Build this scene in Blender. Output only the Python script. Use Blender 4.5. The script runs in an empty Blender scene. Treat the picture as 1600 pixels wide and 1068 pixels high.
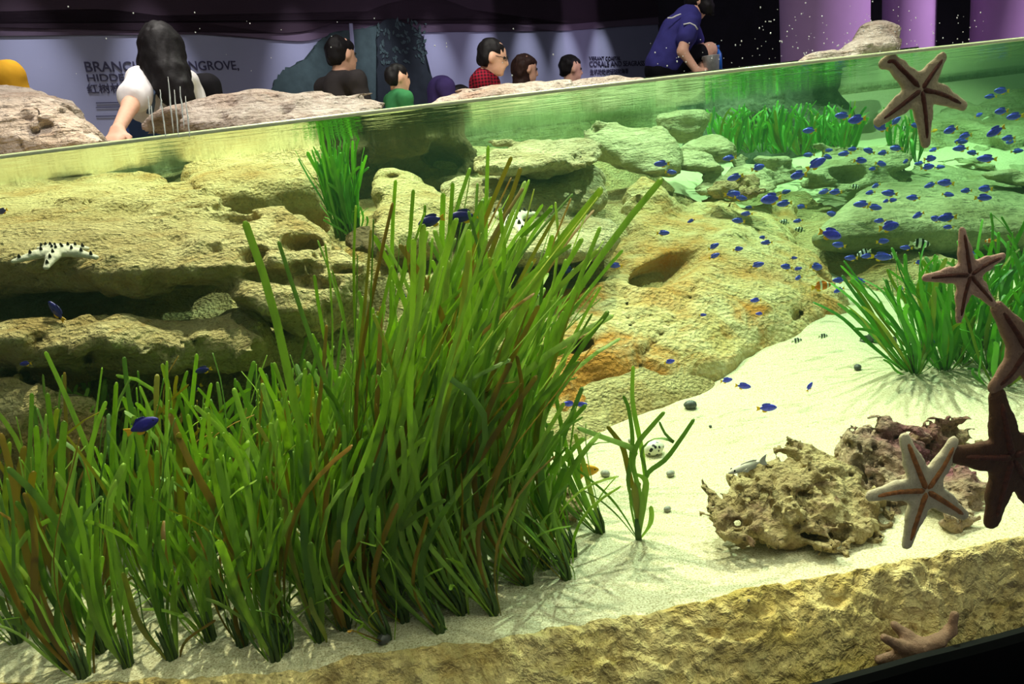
import bpy, bmesh, math, random
import numpy as np
from mathutils import Vector, Matrix
scene = bpy.context.scene
COL = scene.collection
rng = random.Random(11)

# ------------------------------------------------------------------ camera
F_PX = 1200.0
PITCH = math.atan(318.5 / 1200)
ROLL = math.atan(0.12)
cp, sp, cr, sr = math.cos(PITCH), math.sin(PITCH), math.cos(ROLL), math.sin(ROLL)
_X0 = np.array([1., 0, 0]); _U0 = np.array([0, sp, cp]); CF = np.array([0, cp, -sp])
CR = cr * _X0 - sr * _U0
CU = sr * _X0 + cr * _U0
CAM = np.array([0, 0, -0.044])

def ray(px, py):
    return CF + CR * ((px - 800) / F_PX) + CU * ((534 - py) / F_PX)

def P(px, py, Y):
    """the point at forward distance Y that is seen at photo position px, py"""
    d = ray(px, py)
    return CAM + d * (Y / d[1])

def glass_y(x):
    return 0.86 + 0.08 * x + 0.12 * x * x

def on_glass(px, py, off=0.0):
    d = ray(px, py); t = 0.8
    for _ in range(60):
        p = CAM + d * t
        t += (glass_y(p[0]) + off - p[1]) / 1.3
    return CAM + d * t

# ------------------------------------------------------------------ linking
def link(o, parent=None):
    COL.objects.link(o)
    if parent is not None:
        o.parent = parent
    return o

def tag(o, label, cat, group=None, kind=None):
    o['label'] = label; o['category'] = cat
    if group: o['group'] = group
    if kind: o['kind'] = kind
    return o

def struct(o):
    o['kind'] = 'structure'
    return o

def empty(name, loc=(0, 0, 0), label=None, cat=None, group=None):
    o = bpy.data.objects.new(name, None)
    o.location = loc; o.empty_display_size = 0.05
    link(o)
    if label: tag(o, label, cat, group)
    return o

def mesh_obj(name, verts, faces, mat=None, parent=None, smooth=True):
    me = bpy.data.meshes.new(name)
    if isinstance(verts, np.ndarray):
        verts = verts.astype(float)
        if isinstance(faces, np.ndarray):
            me.vertices.add(len(verts)); me.vertices.foreach_set('co', verts.astype(np.float32).ravel())
            k = faces.shape[1]; n = len(faces)
            me.loops.add(n * k); me.loops.foreach_set('vertex_index', faces.astype(np.int32).ravel())
            me.polygons.add(n); me.polygons.foreach_set('loop_start', np.arange(0, n * k, k, dtype=np.int32))
            me.update(calc_edges=True); me.validate()
        else:
            me.from_pydata([tuple(v) for v in verts], [], faces)
    else:
        me.from_pydata([tuple(v) for v in verts], [], faces)
    me.update()
    if smooth and len(me.polygons):
        me.polygons.foreach_set('use_smooth', [True] * len(me.polygons))
    if mat is not None: me.materials.append(mat)
    o = bpy.data.objects.new(name, me)
    link(o, parent)
    return o

def rebase(o, base):
    """move the origin of a world-coordinate mesh object to base"""
    b = Vector(base)
    o.data.transform(Matrix.Translation(-b)); o.location = b
    return o

class MB:
    """collects closed shapes for one mesh"""
    def __init__(s): s.v = []; s.f = []
    def add(s, v, f):
        n = len(s.v); s.v += [tuple(p) for p in v]; s.f += [tuple(i + n for i in q) for q in f]
    def box(s, c, h, M=None):
        c = np.array(c, float)
        pts = [np.array([a * h[0], b * h[1], d * h[2]]) for a in (-1, 1) for b in (-1, 1) for d in (-1, 1)]
        if M is not None: pts = [M @ p for p in pts]
        s.add([c + p for p in pts], [(0, 1, 3, 2), (4, 6, 7, 5), (0, 4, 5, 1), (2, 3, 7, 6), (0, 2, 6, 4), (1, 5, 7, 3)])
    def tube(s, pts, rad, n=8, flat=1.0):
        pts = [np.array(p, float) for p in pts]; m = len(pts)
        if not hasattr(rad, '__len__'): rad = [rad] * m
        up = np.array([0.13, 0.21, 0.97]); v = []
        for i, p in enumerate(pts):
            t = pts[min(i + 1, m - 1)] - pts[max(i - 1, 0)]; t = t / (np.linalg.norm(t) + 1e-9)
            a = np.cross(t, up)
            if np.linalg.norm(a) < 1e-3: a = np.cross(t, [1, 0, 0])
            a /= np.linalg.norm(a); b = np.cross(t, a)
            for k in range(n):
                w = 2 * math.pi * k / n
                v.append(p + rad[i] * (a * math.cos(w) + b * math.sin(w) * flat))
        f = [(i * n + k, i * n + (k + 1) % n, (i + 1) * n + (k + 1) % n, (i + 1) * n + k) for i in range(m - 1) for k in range(n)]
        f += [tuple(range(n))[::-1], tuple((m - 1) * n + k for k in range(n))]
        s.add(v, f)
    def ball(s, c, r, nu=10, nv=7, M=None):
        if not hasattr(r, '__len__'): r = (r, r, r)
        v = []; c = np.array(c, float)
        for j in range(nv + 1):
            th = math.pi * j / nv
            for i in range(nu):
                ph = 2 * math.pi * i / nu
                p = np.array([r[0] * math.sin(th) * math.cos(ph), r[1] * math.sin(th) * math.sin(ph), r[2] * math.cos(th)])
                if M is not None: p = M @ p
                v.append(c + p)
        f = [(j * nu + i, (j + 1) * nu + i, (j + 1) * nu + (i + 1) % nu, j * nu + (i + 1) % nu) for j in range(nv) for i in range(nu)]
        s.add(v, f)
    def build(s, name, mat, parent=None, smooth=True):
        o = mesh_obj(name, s.v, s.f, mat, parent, smooth)
        bm = bmesh.new(); bm.from_mesh(o.data)
        bmesh.ops.remove_doubles(bm, verts=bm.verts, dist=1e-6)
        bmesh.ops.recalc_face_normals(bm, faces=bm.faces)
        bm.to_mesh(o.data); bm.free()
        return o

# ------------------------------------------------------------------ noise
def _h(i, j, k, s):
    n = (i * 374761393 + j * 668265263 + k * 2147483647 + s * 974711) & 0xffffffff
    n = ((n ^ (n >> 13)) * 1274126177) & 0xffffffff
    n = ((n ^ (n >> 16)) * 2246822519) & 0xffffffff
    return ((n ^ (n >> 15)) & 0xffffff) / float(0xffffff)

def vnoise(p, s=0):
    p = np.asarray(p, float)
    i = np.floor(p).astype(np.int64); f = p - i
    u = f * f * f * (f * (f * 6 - 15) + 10)
    r = 0
    for a in (0, 1):
        wa = u[:, 0] if a else 1 - u[:, 0]
        for b in (0, 1):
            wb = u[:, 1] if b else 1 - u[:, 1]
            for c in (0, 1):
                wc = u[:, 2] if c else 1 - u[:, 2]
                r = r + wa * wb * wc * _h(i[:, 0] + a, i[:, 1] + b, i[:, 2] + c, s)
    return r * 2 - 1

def fbm(p, octv=4, s=0, gain=0.5):
    r = 0; a = 1.0; q = np.asarray(p, float)
    for o in range(octv):
        r = r + a * vnoise(q, s + o * 17); a *= gain; q = q * 2.03 + 5.17
    return r

def worley(p, s=0):
    p = np.asarray(p, float)
    i = np.floor(p).astype(np.int64); f = p - i
    best = np.full(len(p), 9.0)
    for a in (-1, 0, 1):
        for b in (-1, 0, 1):
            for c in (-1, 0, 1):
                ii, jj, kk = i[:, 0] + a, i[:, 1] + b, i[:, 2] + c
                d = (a + _h(ii, jj, kk, s) - f[:, 0]) ** 2 + (b + _h(ii, jj, kk, s + 7) - f[:, 1]) ** 2 + (c + _h(ii, jj, kk, s + 13) - f[:, 2]) ** 2
                best = np.minimum(best, d)
    return np.sqrt(best)

# ------------------------------------------------------------------ distance fields and their surface
def smin(a, b, k):
    h = np.clip(0.5 + 0.5 * (b - a) / k, 0, 1)
    return b + (a - b) * h - k * h * (1 - h)

def hull_sdf(pts, r=0.03):
    bm = bmesh.new()
    for p in pts: bm.verts.new(tuple(p))
    res = bmesh.ops.convex_hull(bm, input=bm.verts)
    c = np.mean(np.array(pts), axis=0)
    pl = []
    for f in bm.faces:
        f.normal_update()
        n = np.array(f.normal); d = float(n @ np.array(f.verts[0].co))
        if n @ c > d: n, d = -n, -d
        if f.calc_area() > 1e-7 and not any(abs(n @ m - 1) < 1e-4 and abs(d - e) < 1e-4 for m, e in pl):
            pl.append((n, d))
    bm.free()
    N = np.array([n for n, d in pl]); D = np.array([d for n, d in pl])
    def f(q):
        v = q @ N.T - D
        m = v.max(axis=1)
        return m + r * np.log(np.exp((v - m[:, None]) / r).sum(axis=1)) - r * 0.85
    return f

def cone_sdf(a, b, ra, rb):
    """a limb: a capsule whose radius runs from ra to rb"""
    a = np.array(a, float); b = np.array(b, float); ab = b - a; L = ab @ ab + 1e-12
    def f(q):
        t = np.clip((q - a) @ ab / L, 0, 1)
        return np.linalg.norm(q - a - t[:, None] * ab, axis=1) - (ra + (rb - ra) * t)
    return f

def ell_sdf(c, r, M=None):
    c = np.array(c, float); r = np.array(r, float)
    M = np.eye(3) if M is None else np.array(M)
    def f(q):
        l = (q - c) @ M
        k0 = np.linalg.norm(l / r, axis=1); k1 = np.linalg.norm(l / (r * r), axis=1) + 1e-9
        return k0 * (k0 - 1) / k1
    return f

def surface(f, lo, hi, h):
    """quads of the zero level of f over a grid of step h"""
    lo = np.array(lo, float); hi = np.array(hi, float)
    n = np.maximum(np.ceil((hi - lo) / h).astype(int) + 1, 3)
    ax = [lo[i] + h * np.arange(n[i]) for i in range(3)]
    g = np.stack(np.meshgrid(*ax, indexing='ij'), -1).reshape(-1, 3)
    val = np.empty(len(g))
    for s in range(0, len(g), 150000): val[s:s + 150000] = f(g[s:s + 150000])
    val = val.reshape(n)
    # closed at the border
    for a in range(3):
        sl = [slice(None)] * 3
        for e in (0, -1):
            sl[a] = e; val[tuple(sl)] = np.maximum(val[tuple(sl)], 1e-4)
            sl = [slice(None)] * 3
    ins = val < 0
    m = n - 1
    cnt = np.zeros(m, int); acc = np.zeros(tuple(m) + (3,)); num = np.zeros(m)
    def corner(A, o): return A[o[0]:o[0] + m[0], o[1]:o[1] + m[1], o[2]:o[2] + m[2]]
    offs = [(a, b, c) for a in (0, 1) for b in (0, 1) for c in (0, 1)]
    for o in offs: cnt += corner(ins, o)
    act = (cnt > 0) & (cnt < 8)
    for o in offs:
        for a in range(3):
            if o[a] == 0:
                q = list(o); q[a] = 1
                v0 = corner(val, o)[act]; v1 = corner(val, q)[act]
                x = (v0 < 0) != (v1 < 0)
                t = np.where(x, v0 / np.where(x, v0 - v1, 1), 0)
                pos = np.zeros((len(t), 3)); pos[:] = o; pos[:, a] += t
                A = acc[act]; A[x] += pos[x]; acc[act] = A
                B = num[act]; B[x] += 1; num[act] = B
    idx = np.full(m, -1); idx[act] = np.arange(act.sum())
    base = np.stack(np.nonzero(act), -1)
    verts = lo + h * (base + acc[act] / num[act][:, None])
    faces = []
    for a in range(3):
        b, c = (a + 1) % 3, (a + 2) % 3
        s0 = [slice(None)] * 3; s1 = [slice(None)] * 3
        s0[a] = slice(0, -1); s1[a] = slice(1, None)
        A = ins[tuple(s0)]; B = ins[tuple(s1)]
        e = np.stack(np.nonzero(A != B), -1)
        e = e[(e[:, b] > 0) & (e[:, c] > 0) & (e[:, b] < m[b]) & (e[:, c] < m[c])]
        flip = A[tuple(e.T)]
        q = []
        for db, dc in ((-1, -1), (0, -1), (0, 0), (-1, 0)):
            w = e.copy(); w[:, b] += db; w[:, c] += dc
            q.append(idx[tuple(w.T)])
        q = np.stack(q, -1)
        q[~flip] = q[~flip][:, ::-1]
        faces.append(q)
    F = np.concatenate(faces); F = F[(F >= 0).all(1)]
    return verts, F

def hit(f, px, py, y0=0.9, y1=7.0, n=700):
    """first point on the level set of f along the sight line px, py"""
    Y = np.linspace(y0, y1, n); d = ray(px, py)
    pts = CAM + d * (Y / d[1])[:, None]
    v = f(pts); i = np.nonzero(v < 0)[0]
    if len(i) == 0: return None
    return pts[i[0]]
# ------------------------------------------------------------------ materials
class NT:
    def __init__(s, name):
        s.m = bpy.data.materials.new(name); s.m.use_nodes = True
        s.t = s.m.node_tree; s.t.nodes.clear()
        s.out = s.t.nodes.new('ShaderNodeOutputMaterial')
    def n(s, typ, ins=None, **kw):
        x = s.t.nodes.new('ShaderNode' + typ)
        for k, v in kw.items(): setattr(x, k, v)
        for k, v in (ins or {}).items():
            if isinstance(v, bpy.types.NodeSocket): s.t.links.new(v, x.inputs[k])
            else: x.inputs[k].default_value = v
        return x
    def link(s, a, b): s.t.links.new(a, b)
    def ramp(s, fac, stops, interp='LINEAR'):
        r = s.n('ValToRGB'); r.color_ramp.interpolation = interp
        e = r.color_ramp.elements
        while len(e) < len(stops): e.new(0.5)
        for i, (p, c) in enumerate(stops):
            e[i].position = p; e[i].color = (c[0], c[1], c[2], 1) if hasattr(c, '__len__') else (c, c, c, 1)
        s.link(fac, r.inputs['Fac']); return r.outputs['Color']
    def mix(s, fac, a, b, mode='MIX'):
        x = s.n('MixRGB', blend_type=mode)
        for k, v in (('Fac', fac), ('Color1', a), ('Color2', b)):
            if isinstance(v, bpy.types.NodeSocket): s.link(v, x.inputs[k])
            else: x.inputs[k].default_value = v if not hasattr(v, '__len__') else (v[0], v[1], v[2], 1)
        return x.outputs['Color']
    def math(s, op, a, b=0.0):
        x = s.n('Math', operation=op)
        for i, v in enumerate((a, b)):
            if isinstance(v, bpy.types.NodeSocket): s.link(v, x.inputs[i])
            else: x.inputs[i].default_value = v
        return x.outputs[0]
    def noise(s, scale, detail=4, rough=0.55, co=None, dist=0.0):
        x = s.n('TexNoise', {'Scale': scale, 'Detail': detail, 'Roughness': rough, 'Distortion': dist})
        if co is not None: s.link(co, x.inputs['Vector'])
        return x.outputs['Fac']
    def voro(s, scale, co=None, feature='F1', rnd=1.0):
        x = s.n('TexVoronoi', {'Scale': scale, 'Randomness': rnd}, feature=feature)
        if co is not None: s.link(co, x.inputs['Vector'])
        return x.outputs['Distance']
    def pos(s): return s.n('NewGeometry').outputs['Position']
    def obj(s): return s.n('TexCoord').outputs['Object']
    def scaled(s, co, sc):
        x = s.n('Mapping', {'Scale': sc}); s.link(co, x.inputs['Vector']); return x.outputs['Vector']
    def bsdf(s, **kw):
        names = {'color': 'Base Color', 'rough': 'Roughness', 'normal': 'Normal', 'spec': 'Specular IOR Level', 'metal': 'Metallic',
                 'sss': 'Subsurface Weight', 'emit': 'Emission Color', 'estr': 'Emission Strength', 'coat': 'Coat Weight', 'trans': 'Transmission Weight', 'alpha': 'Alpha'}
        b = s.n('BsdfPrincipled')
        for k, v in kw.items():
            i = b.inputs[names[k]]
            if isinstance(v, bpy.types.NodeSocket): s.link(v, i)
            elif hasattr(v, '__len__'): i.default_value = (v[0], v[1], v[2], 1)
            else: i.default_value = v
        return b.outputs[0]
    def bump(s, h, strength=0.5, dist=0.01):
        x = s.n('Bump', {'Strength': strength, 'Distance': dist}); s.link(h, x.inputs['Height']); return x.outputs['Normal']
    def done(s, sh, vol=None):
        s.link(sh, s.out.inputs['Surface'])
        if vol is not None: s.link(vol, s.out.inputs['Volume'])
        return s.m

def srgb(r, g, b):
    def c(x):
        x /= 255.0
        return x / 12.92 if x <= 0.04045 else ((x + 0.055) / 1.055) ** 2.4
    return (c(r), c(g), c(b))

def plain(name, col, rough=0.6, spec=0.3, var=0.12, scale=30, metal=0.0, bump=0.0):
    t = NT(name); n = t.noise(scale, 3, co=t.obj())
    a = tuple(c * (1 - var) for c in col); b = tuple(min(1, c * (1 + var)) for c in col)
    c = t.ramp(n, [(0.3, a), (0.7, b)])
    kw = dict(color=c, rough=rough, spec=spec, metal=metal)
    if bump: kw['normal'] = t.bump(n, bump, 0.004)
    return t.done(t.bsdf(**kw))

def rock_mat(name, pale, mid, stain, dark, stain_lo=0.5, stain_hi=0.68, fine=150, strength=1.0, strata=0.0, dist=0.015, spots=()):
    """weathered limestone: pale ground, stained patches, dark pits, stippled surface"""
    t = NT(name); co = t.pos()
    big = t.noise(2.6, 5, 0.6, co); med = t.noise(11, 5, 0.65, co, 0.6); sm = t.noise(fine * 0.42, 4, 0.7, co, 0.4)
    vor = t.voro(fine * 0.55, co)
    lay = t.noise(6, 4, 0.6, t.scaled(co, (1.2, 1.2, 9)))
    c = t.ramp(med, [(0.3, mid), (0.62, pale)])
    c = t.mix(t.ramp(big, [(stain_lo, 0), (stain_hi, 1)]), c, stain)
    c = t.mix(t.ramp(lay, [(0.56, 0), (0.7, 0.55)]), c, stain)
    pit = t.ramp(sm, [(0.28, 1), (0.42, 0)])
    c = t.mix(t.math('MULTIPLY', pit, 0.75), c, dark)
    fl = t.noise(fine * 1.3, 2, 0.6, co); c = t.mix(t.ramp(fl, [(0.34, 0.45), (0.5, 0)]), c, mid)
    for sx, sy, sz, rad in spots:          # algae stains where they grow on the rock
        vm = t.n('VectorMath', operation='DISTANCE'); t.link(co, vm.inputs[0]); vm.inputs[1].default_value = (sx, sy, sz)
        q = t.math('ADD', t.math('DIVIDE', vm.outputs['Value'], rad), t.math('MULTIPLY', med, 0.9))
        c = t.mix(t.ramp(q, [(0.75, 0.95), (1.4, 0)]), c, stain)
    h = t.math('ADD', t.math('MULTIPLY', sm, 0.9), t.math('MULTIPLY', vor, 0.5))
    h = t.math('ADD', h, t.math('MULTIPLY', med, 1.6))
    if strata: h = t.math('ADD', h, t.math('MULTIPLY', lay, strata))
    return t.done(t.bsdf(color=c, rough=0.85, spec=0.2, normal=t.bump(h, strength, dist)))

M = {}
M['rock_gold'] = rock_mat('golden_limestone', srgb(206, 190, 140), srgb(170, 148, 96), srgb(168, 128, 66), srgb(80, 62, 34), fine=175, dist=0.022, strata=0.8)
M['rock_pale'] = rock_mat('pale_limestone', srgb(206, 196, 158), srgb(164, 150, 110), srgb(152, 130, 78), srgb(84, 74, 50), 0.54, 0.75, dist=0.02, strata=1.0)
M['rock_green'] = rock_mat('weathered_limestone', srgb(186, 182, 146), srgb(150, 146, 108), srgb(128, 118, 74), srgb(70, 70, 48), 0.52, 0.75, fine=100, strata=2.0, dist=0.012)
M['rock_ochre'] = rock_mat('ochre_limestone', srgb(212, 196, 150), srgb(190, 164, 104), srgb(184, 120, 44), srgb(120, 84, 38), 0.48, 0.68, fine=130, strata=0.2, spots=[(*P(955, 590, 1.85), 0.40), (*P(880, 450, 2.2), 0.25), (*P(1190, 470, 2.1), 0.22)])
M['rock_dry'] = rock_mat('dry_limestone', srgb(196, 182, 168), srgb(156, 140, 124), srgb(168, 138, 118), srgb(84, 70, 62), 0.52, 0.72, fine=80, strata=1.6, dist=0.02)
M['rock_curb'] = rock_mat('brown_curb_rock', srgb(230, 208, 146), srgb(168, 140, 82), srgb(200, 172, 84), srgb(60, 46, 26), 0.5, 0.66, fine=110, strata=0.0, dist=0.016)
M['rock_rubble'] = rock_mat('coral_rubble', srgb(196, 176, 128), srgb(132, 108, 72), srgb(122, 74, 78), srgb(44, 32, 24), 0.52, 0.62, fine=190, dist=0.014, spots=())
M['rock_purple'] = rock_mat('encrusted_rubble', srgb(200, 178, 146), srgb(134, 104, 86), srgb(140, 86, 96), srgb(56, 38, 36), 0.5, 0.6, fine=190, dist=0.014)
M['rock_slate'] = rock_mat('grey_green_terrace_rock', srgb(168, 168, 128), srgb(128, 132, 98), srgb(104, 102, 64), srgb(50, 54, 38), 0.5, 0.75, fine=80, strata=1.0, dist=0.012)
M['rock_brown_shade'] = rock_mat('brown_rock_and_shade', srgb(104, 88, 58), srgb(78, 64, 40), srgb(84, 66, 36), srgb(36, 30, 20), fine=90, dist=0.012)  # brown of the tuft stone; on the cave wall it paints the recess shade
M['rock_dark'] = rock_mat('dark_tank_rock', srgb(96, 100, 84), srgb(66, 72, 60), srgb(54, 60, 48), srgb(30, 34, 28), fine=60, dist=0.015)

def sand_mat():
    t = NT('coral_sand'); co = t.pos()
    g = t.noise(330, 2, 0.8, co); g2 = t.noise(130, 3, 0.7, co); big = t.noise(3.0, 4, 0.5, co)
    c = t.ramp(g, [(0.3, srgb(136, 122, 86)), (0.48, srgb(208, 198, 164)), (0.7, srgb(238, 232, 208))])
    c = t.mix(t.ramp(g2, [(0.28, 0.5), (0.42, 0)]), c, srgb(150, 130, 84))
    c = t.mix(t.ramp(big, [(0.45, 0), (0.75, 0.25)]), c, srgb(204, 192, 150))
    rip = t.noise(14, 2, 0.5, t.scaled(co, (0.7, 2.4, 1)), 0.8)
    h = t.math('ADD', t.math('ADD', t.math('MULTIPLY', g, 0.25), t.math('MULTIPLY', g2, 0.4)), t.math('MULTIPLY', rip, 1.5))
    return t.done(t.bsdf(color=c, rough=0.9, spec=0.15, normal=t.bump(h, 0.55, 0.006)))
M['sand'] = sand_mat()

def leaf_mat(name, bright, dark, brown):
    t = NT(name)
    at = t.n('Attribute', attribute_name='hue'); hue = at.outputs['Fac']
    n = t.noise(60, 4, 0.65, t.scaled(t.obj(), (1, 1, 0.18)))
    c = t.ramp(hue, [(0.0, dark), (0.55, bright), (0.78, bright), (0.88, brown), (1.0, brown)])
    c = t.mix(t.ramp(n, [(0.5, 0), (0.72, 0.55)]), c, tuple(x * 0.55 for x in dark))
    d = t.n('BsdfDiffuse'); t.link(c, d.inputs['Color'])
    tr = t.n('BsdfTranslucent'); t.link(t.mix(0.45, c, (0.50, 0.68, 0.06), 'MIX'), tr.inputs['Color'])
    gl = t.n('BsdfGlossy', {'Roughness': 0.45, 'Color': (1, 1, 1, 1)})
    m = t.n('MixShader', {0: 0.5}); t.link(d.outputs[0], m.inputs[1]); t.link(tr.outputs[0], m.inputs[2])
    k = t.n('MixShader', {0: 0.03}); t.link(m.outputs[0], k.inputs[1]); t.link(gl.outputs[0], k.inputs[2])
    return t.done(k.outputs[0])
M['leaf'] = leaf_mat('seagrass_leaf', srgb(178, 212, 84), srgb(98, 142, 60), srgb(168, 126, 50))
M['leaf_far'] = leaf_mat('bright_seagrass_leaf', srgb(124, 204, 80), srgb(66, 150, 60), srgb(150, 160, 60))
M['sheath'] = plain('leaf_sheath', srgb(70, 92, 44), 0.7)

def water_mat():
    t = NT('tank_water')
    geo = t.n('NewGeometry')
    sep = t.n('SeparateXYZ'); t.link(geo.outputs['True Normal'], sep.inputs[0])
    top = t.math('GREATER_THAN', t.math('ABSOLUTE', sep.outputs['Z']), 0.7)
    co = geo.outputs['Position']
    h = t.math('ADD', t.noise(9, 3, 0.5, t.scaled(co, (0.8, 1.5, 1)), 0.4), t.math('MULTIPLY', t.noise(40, 2, 0.5, co), 0.12))
    nrm = t.bump(h, WATER_BUMP, 0.02)
    fr = t.n('Fresnel', {'IOR': 1.33})
    tr = t.n('BsdfTransparent'); gl = t.n('BsdfGlossy', {'Roughness': 0.02, 'Color': (0.95, 1, 0.95, 1)})
    t.link(nrm, gl.inputs['Normal'])
    m = t.n('MixShader'); t.link(t.math('MULTIPLY', fr.outputs[0], top), m.inputs[0]); t.link(tr.outputs[0], m.inputs[1]); t.link(gl.outputs[0], m.inputs[2])
    ab = t.n('VolumeAbsorption', {'Color': (*WATER_ABS, 1), 'Density': WATER_DENS})
    sc = t.n('VolumeScatter', {'Color': (*WATER_SCA, 1), 'Density': WATER_SDENS, 'Anisotropy': 0.3})
    ad = t.n('AddShader'); t.link(ab.outputs[0], ad.inputs[0]); t.link(sc.outputs[0], ad.inputs[1])
    return t.done(m.outputs[0], ad.outputs[0])
WATER_BUMP = 0.12
WATER_ABS = (0.42, 0.93, 0.58); WATER_DENS = 0.34
WATER_SCA = (0.45, 1.0, 0.68); WATER_SDENS = 0.010
M['water'] = water_mat()

def glass_mat():
    t = NT('clear_acrylic')
    tr = t.n('BsdfTransparent', {'Color': (0.985, 0.99, 0.985, 1)}); gl = t.n('BsdfGlossy', {'Roughness': 0.01})
    fr = t.n('Fresnel', {'IOR': 1.1})
    m = t.n('MixShader'); t.link(fr.outputs[0], m.inputs[0]); t.link(tr.outputs[0], m.inputs[1]); t.link(gl.outputs[0], m.inputs[2])
    return t.done(m.outputs[0])
M['glass'] = glass_mat()
M['black'] = plain('black_frame', srgb(8, 9, 8), 0.6, 0.08)
M['wall'] = plain('grey_blue_wall', srgb(120, 122, 146), 0.75, 0.2, 0.04, 3)
M['wall_dark'] = plain('dark_wall', srgb(34, 28, 40), 0.7, 0.2, 0.2, 4)
M['floor'] = plain('dark_floor', srgb(52, 50, 52), 0.7)
M['maroon'] = plain('maroon_mural_band', srgb(40, 26, 38), 0.7, 0.2, 0.1, 3)
M['mauve'] = plain('mauve_mural_band', srgb(84, 70, 88), 0.7, 0.2, 0.06, 3)
M['lilac'] = plain('lilac_panel', srgb(176, 140, 184), 0.7, 0.2, 0.05, 3)
M['text'] = plain('dark_lettering', srgb(44, 42, 66), 0.7)
# ------------------------------------------------------------------ camera object, view, world
cd = bpy.data.cameras.new('camera'); cam = bpy.data.objects.new('camera', cd); COL.objects.link(cam)
cd.sensor_width = 36; cd.lens = 27.0; cd.clip_start = 0.02; cd.clip_end = 100
cam.matrix_world = Matrix(((CR[0], CU[0], -CF[0], CAM[0]), (CR[1], CU[1], -CF[1], CAM[1]), (CR[2], CU[2], -CF[2], CAM[2]), (0, 0, 0, 1)))
scene.camera = cam
vs = scene.view_settings
scene.display_settings.display_device = 'sRGB'
vs.view_transform = 'Standard'; vs.look = 'None'; vs.gamma = 1; vs.use_curve_mapping = False; vs.exposure = 0.0
w = bpy.data.worlds.new('world'); scene.world = w; w.use_nodes = True
w.node_tree.nodes['Background'].inputs[0].default_value = (0.75, 0.78, 0.85, 1)
w.node_tree.nodes['Background'].inputs[1].default_value = AMBIENT = 0.17
cy = scene.cycles
cy.max_bounces = 10; cy.transparent_max_bounces = 24; cy.diffuse_bounces = 4; cy.glossy_bounces = 4; cy.volume_bounces = 1
cy.use_denoising = True; cy.sample_clamp_indirect = 6

# ------------------------------------------------------------------ lamps
def spot(name, loc, target, power, col, size=70, blend=0.6, radius=0.04):
    d = bpy.data.lights.new(name, 'SPOT'); d.energy = power; d.color = col
    d.spot_size = math.radians(size); d.spot_blend = blend; d.shadow_soft_size = radius
    o = bpy.data.objects.new(name, d); COL.objects.link(o); o.location = loc
    o.rotation_euler = (Vector(target) - Vector(loc)).to_track_quat('-Z', 'Y').to_euler()
    return o
K = 0.75
spot('tank_spotlight', (-0.9, 3.1, 2.7), (-0.85, 1.6, -0.4), 860 * K, (1.0, 0.87, 0.64), 64, 0.6, 0.03)
spot('tank_spotlight', (0.7, 3.3, 2.9), (0.40, 1.6, -0.7), 580 * K, (1.0, 0.95, 0.80), 74, 0.5, 0.03)
spot('tank_spotlight', (2.0, 3.9, 2.9), (1.6, 3.1, -0.4), 820 * K, (0.86, 1.0, 0.80), 90)
spot('tank_spotlight', (0.3, 5.2, 2.9), (0.6, 3.6, -0.3), 600 * K, (0.95, 1.0, 0.82), 90)
spot('tank_spotlight', (-1.6, 4.6, 2.9), (-1.4, 3.2, 0.2), 300 * K, (1.0, 0.93, 0.86), 90)
spot('tank_spotlight', (0.3, 1.25, 2.9), (0.25, 1.02, -0.75), 140 * K, (1.0, 0.93, 0.76), 56, 0.7)  # added overhead lamp, only to brighten the curb
spot('rock_fill_spot', (-1.2, 1.9, 2.6), (-1.7, 3.4, 0.25), 330 * K, (1.0, 0.94, 0.88), 60)  # the rock lamps are added fill to brighten the dry boulders
spot('rock_fill_spot', (0.2, 2.9, 2.8), (0.1, 4.8, 0.15), 420 * K, (1.0, 0.94, 0.86), 55)
spot('rock_fill_spot', (2.6, 3.2, 2.8), (2.3, 5.0, 0.2), 420 * K, (1.0, 0.95, 0.86), 45)
spot('visitor_fill_light', (-1.0, 3.6, 3.2), (-1.2, 5.4, 0.4), 300 * K, (1.0, 0.94, 0.9), 100, 0.9, 0.2)  # both visitor lamps are added fill, with no fixture in view
spot('visitor_fill_light', (1.2, 5.0, 3.2), (1.3, 7.0, 0.5), 300 * K, (1.0, 0.94, 0.9), 100, 0.9, 0.2)

# ------------------------------------------------------------------ water, glass, frame, sand
FRONT = [(x, glass_y(x)) for x in np.linspace(-1.15, 1.5, 40)]
BACK = [(6.5, 6.85), (-0.82, 4.85), (-1.52, 4.05), (-2.3, 3.66)]
def prism(poly, z0, z1):
    n = len(poly)
    v = [(x, y, z0) for x, y in poly] + [(x, y, z1) for x, y in poly]
    f = [tuple(range(n))[::-1], tuple(range(n, 2 * n))] + [(i, (i + 1) % n, n + (i + 1) % n, n + i) for i in range(n)]
    return v, f
SIDE_R = [(1.9, 1.75), (6.5, 4.5)]
SIDE_L = [(-4.25, 3.28), (-4.2, 2.6), (-1.6, 1.3)]
v, f = prism([(x, y + 0.003) for x, y in FRONT] + SIDE_R + BACK + SIDE_L, -1.3, 0.0)
wb = mesh_obj('water', v, f, M['water'], smooth=False); struct(wb)
men = MB()
men.tube([(x, y + 0.007, -0.002) for x, y in FRONT], 0.0022, 6)
tmw = NT('water_line_film')
M['meniscus'] = tmw.done(tmw.bsdf(color=srgb(226, 236, 190), rough=0.3, spec=0.5))
mo = men.build('water_line', M['meniscus'], wb)

v, f = prism([(x, y - 0.018) for x, y in FRONT] + [(x, y - 0.001) for x, y in FRONT[::-1]], -1.25, 1.3)
gp = mesh_obj('window_1', v, f, M['glass'], smooth=False); struct(gp)

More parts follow.
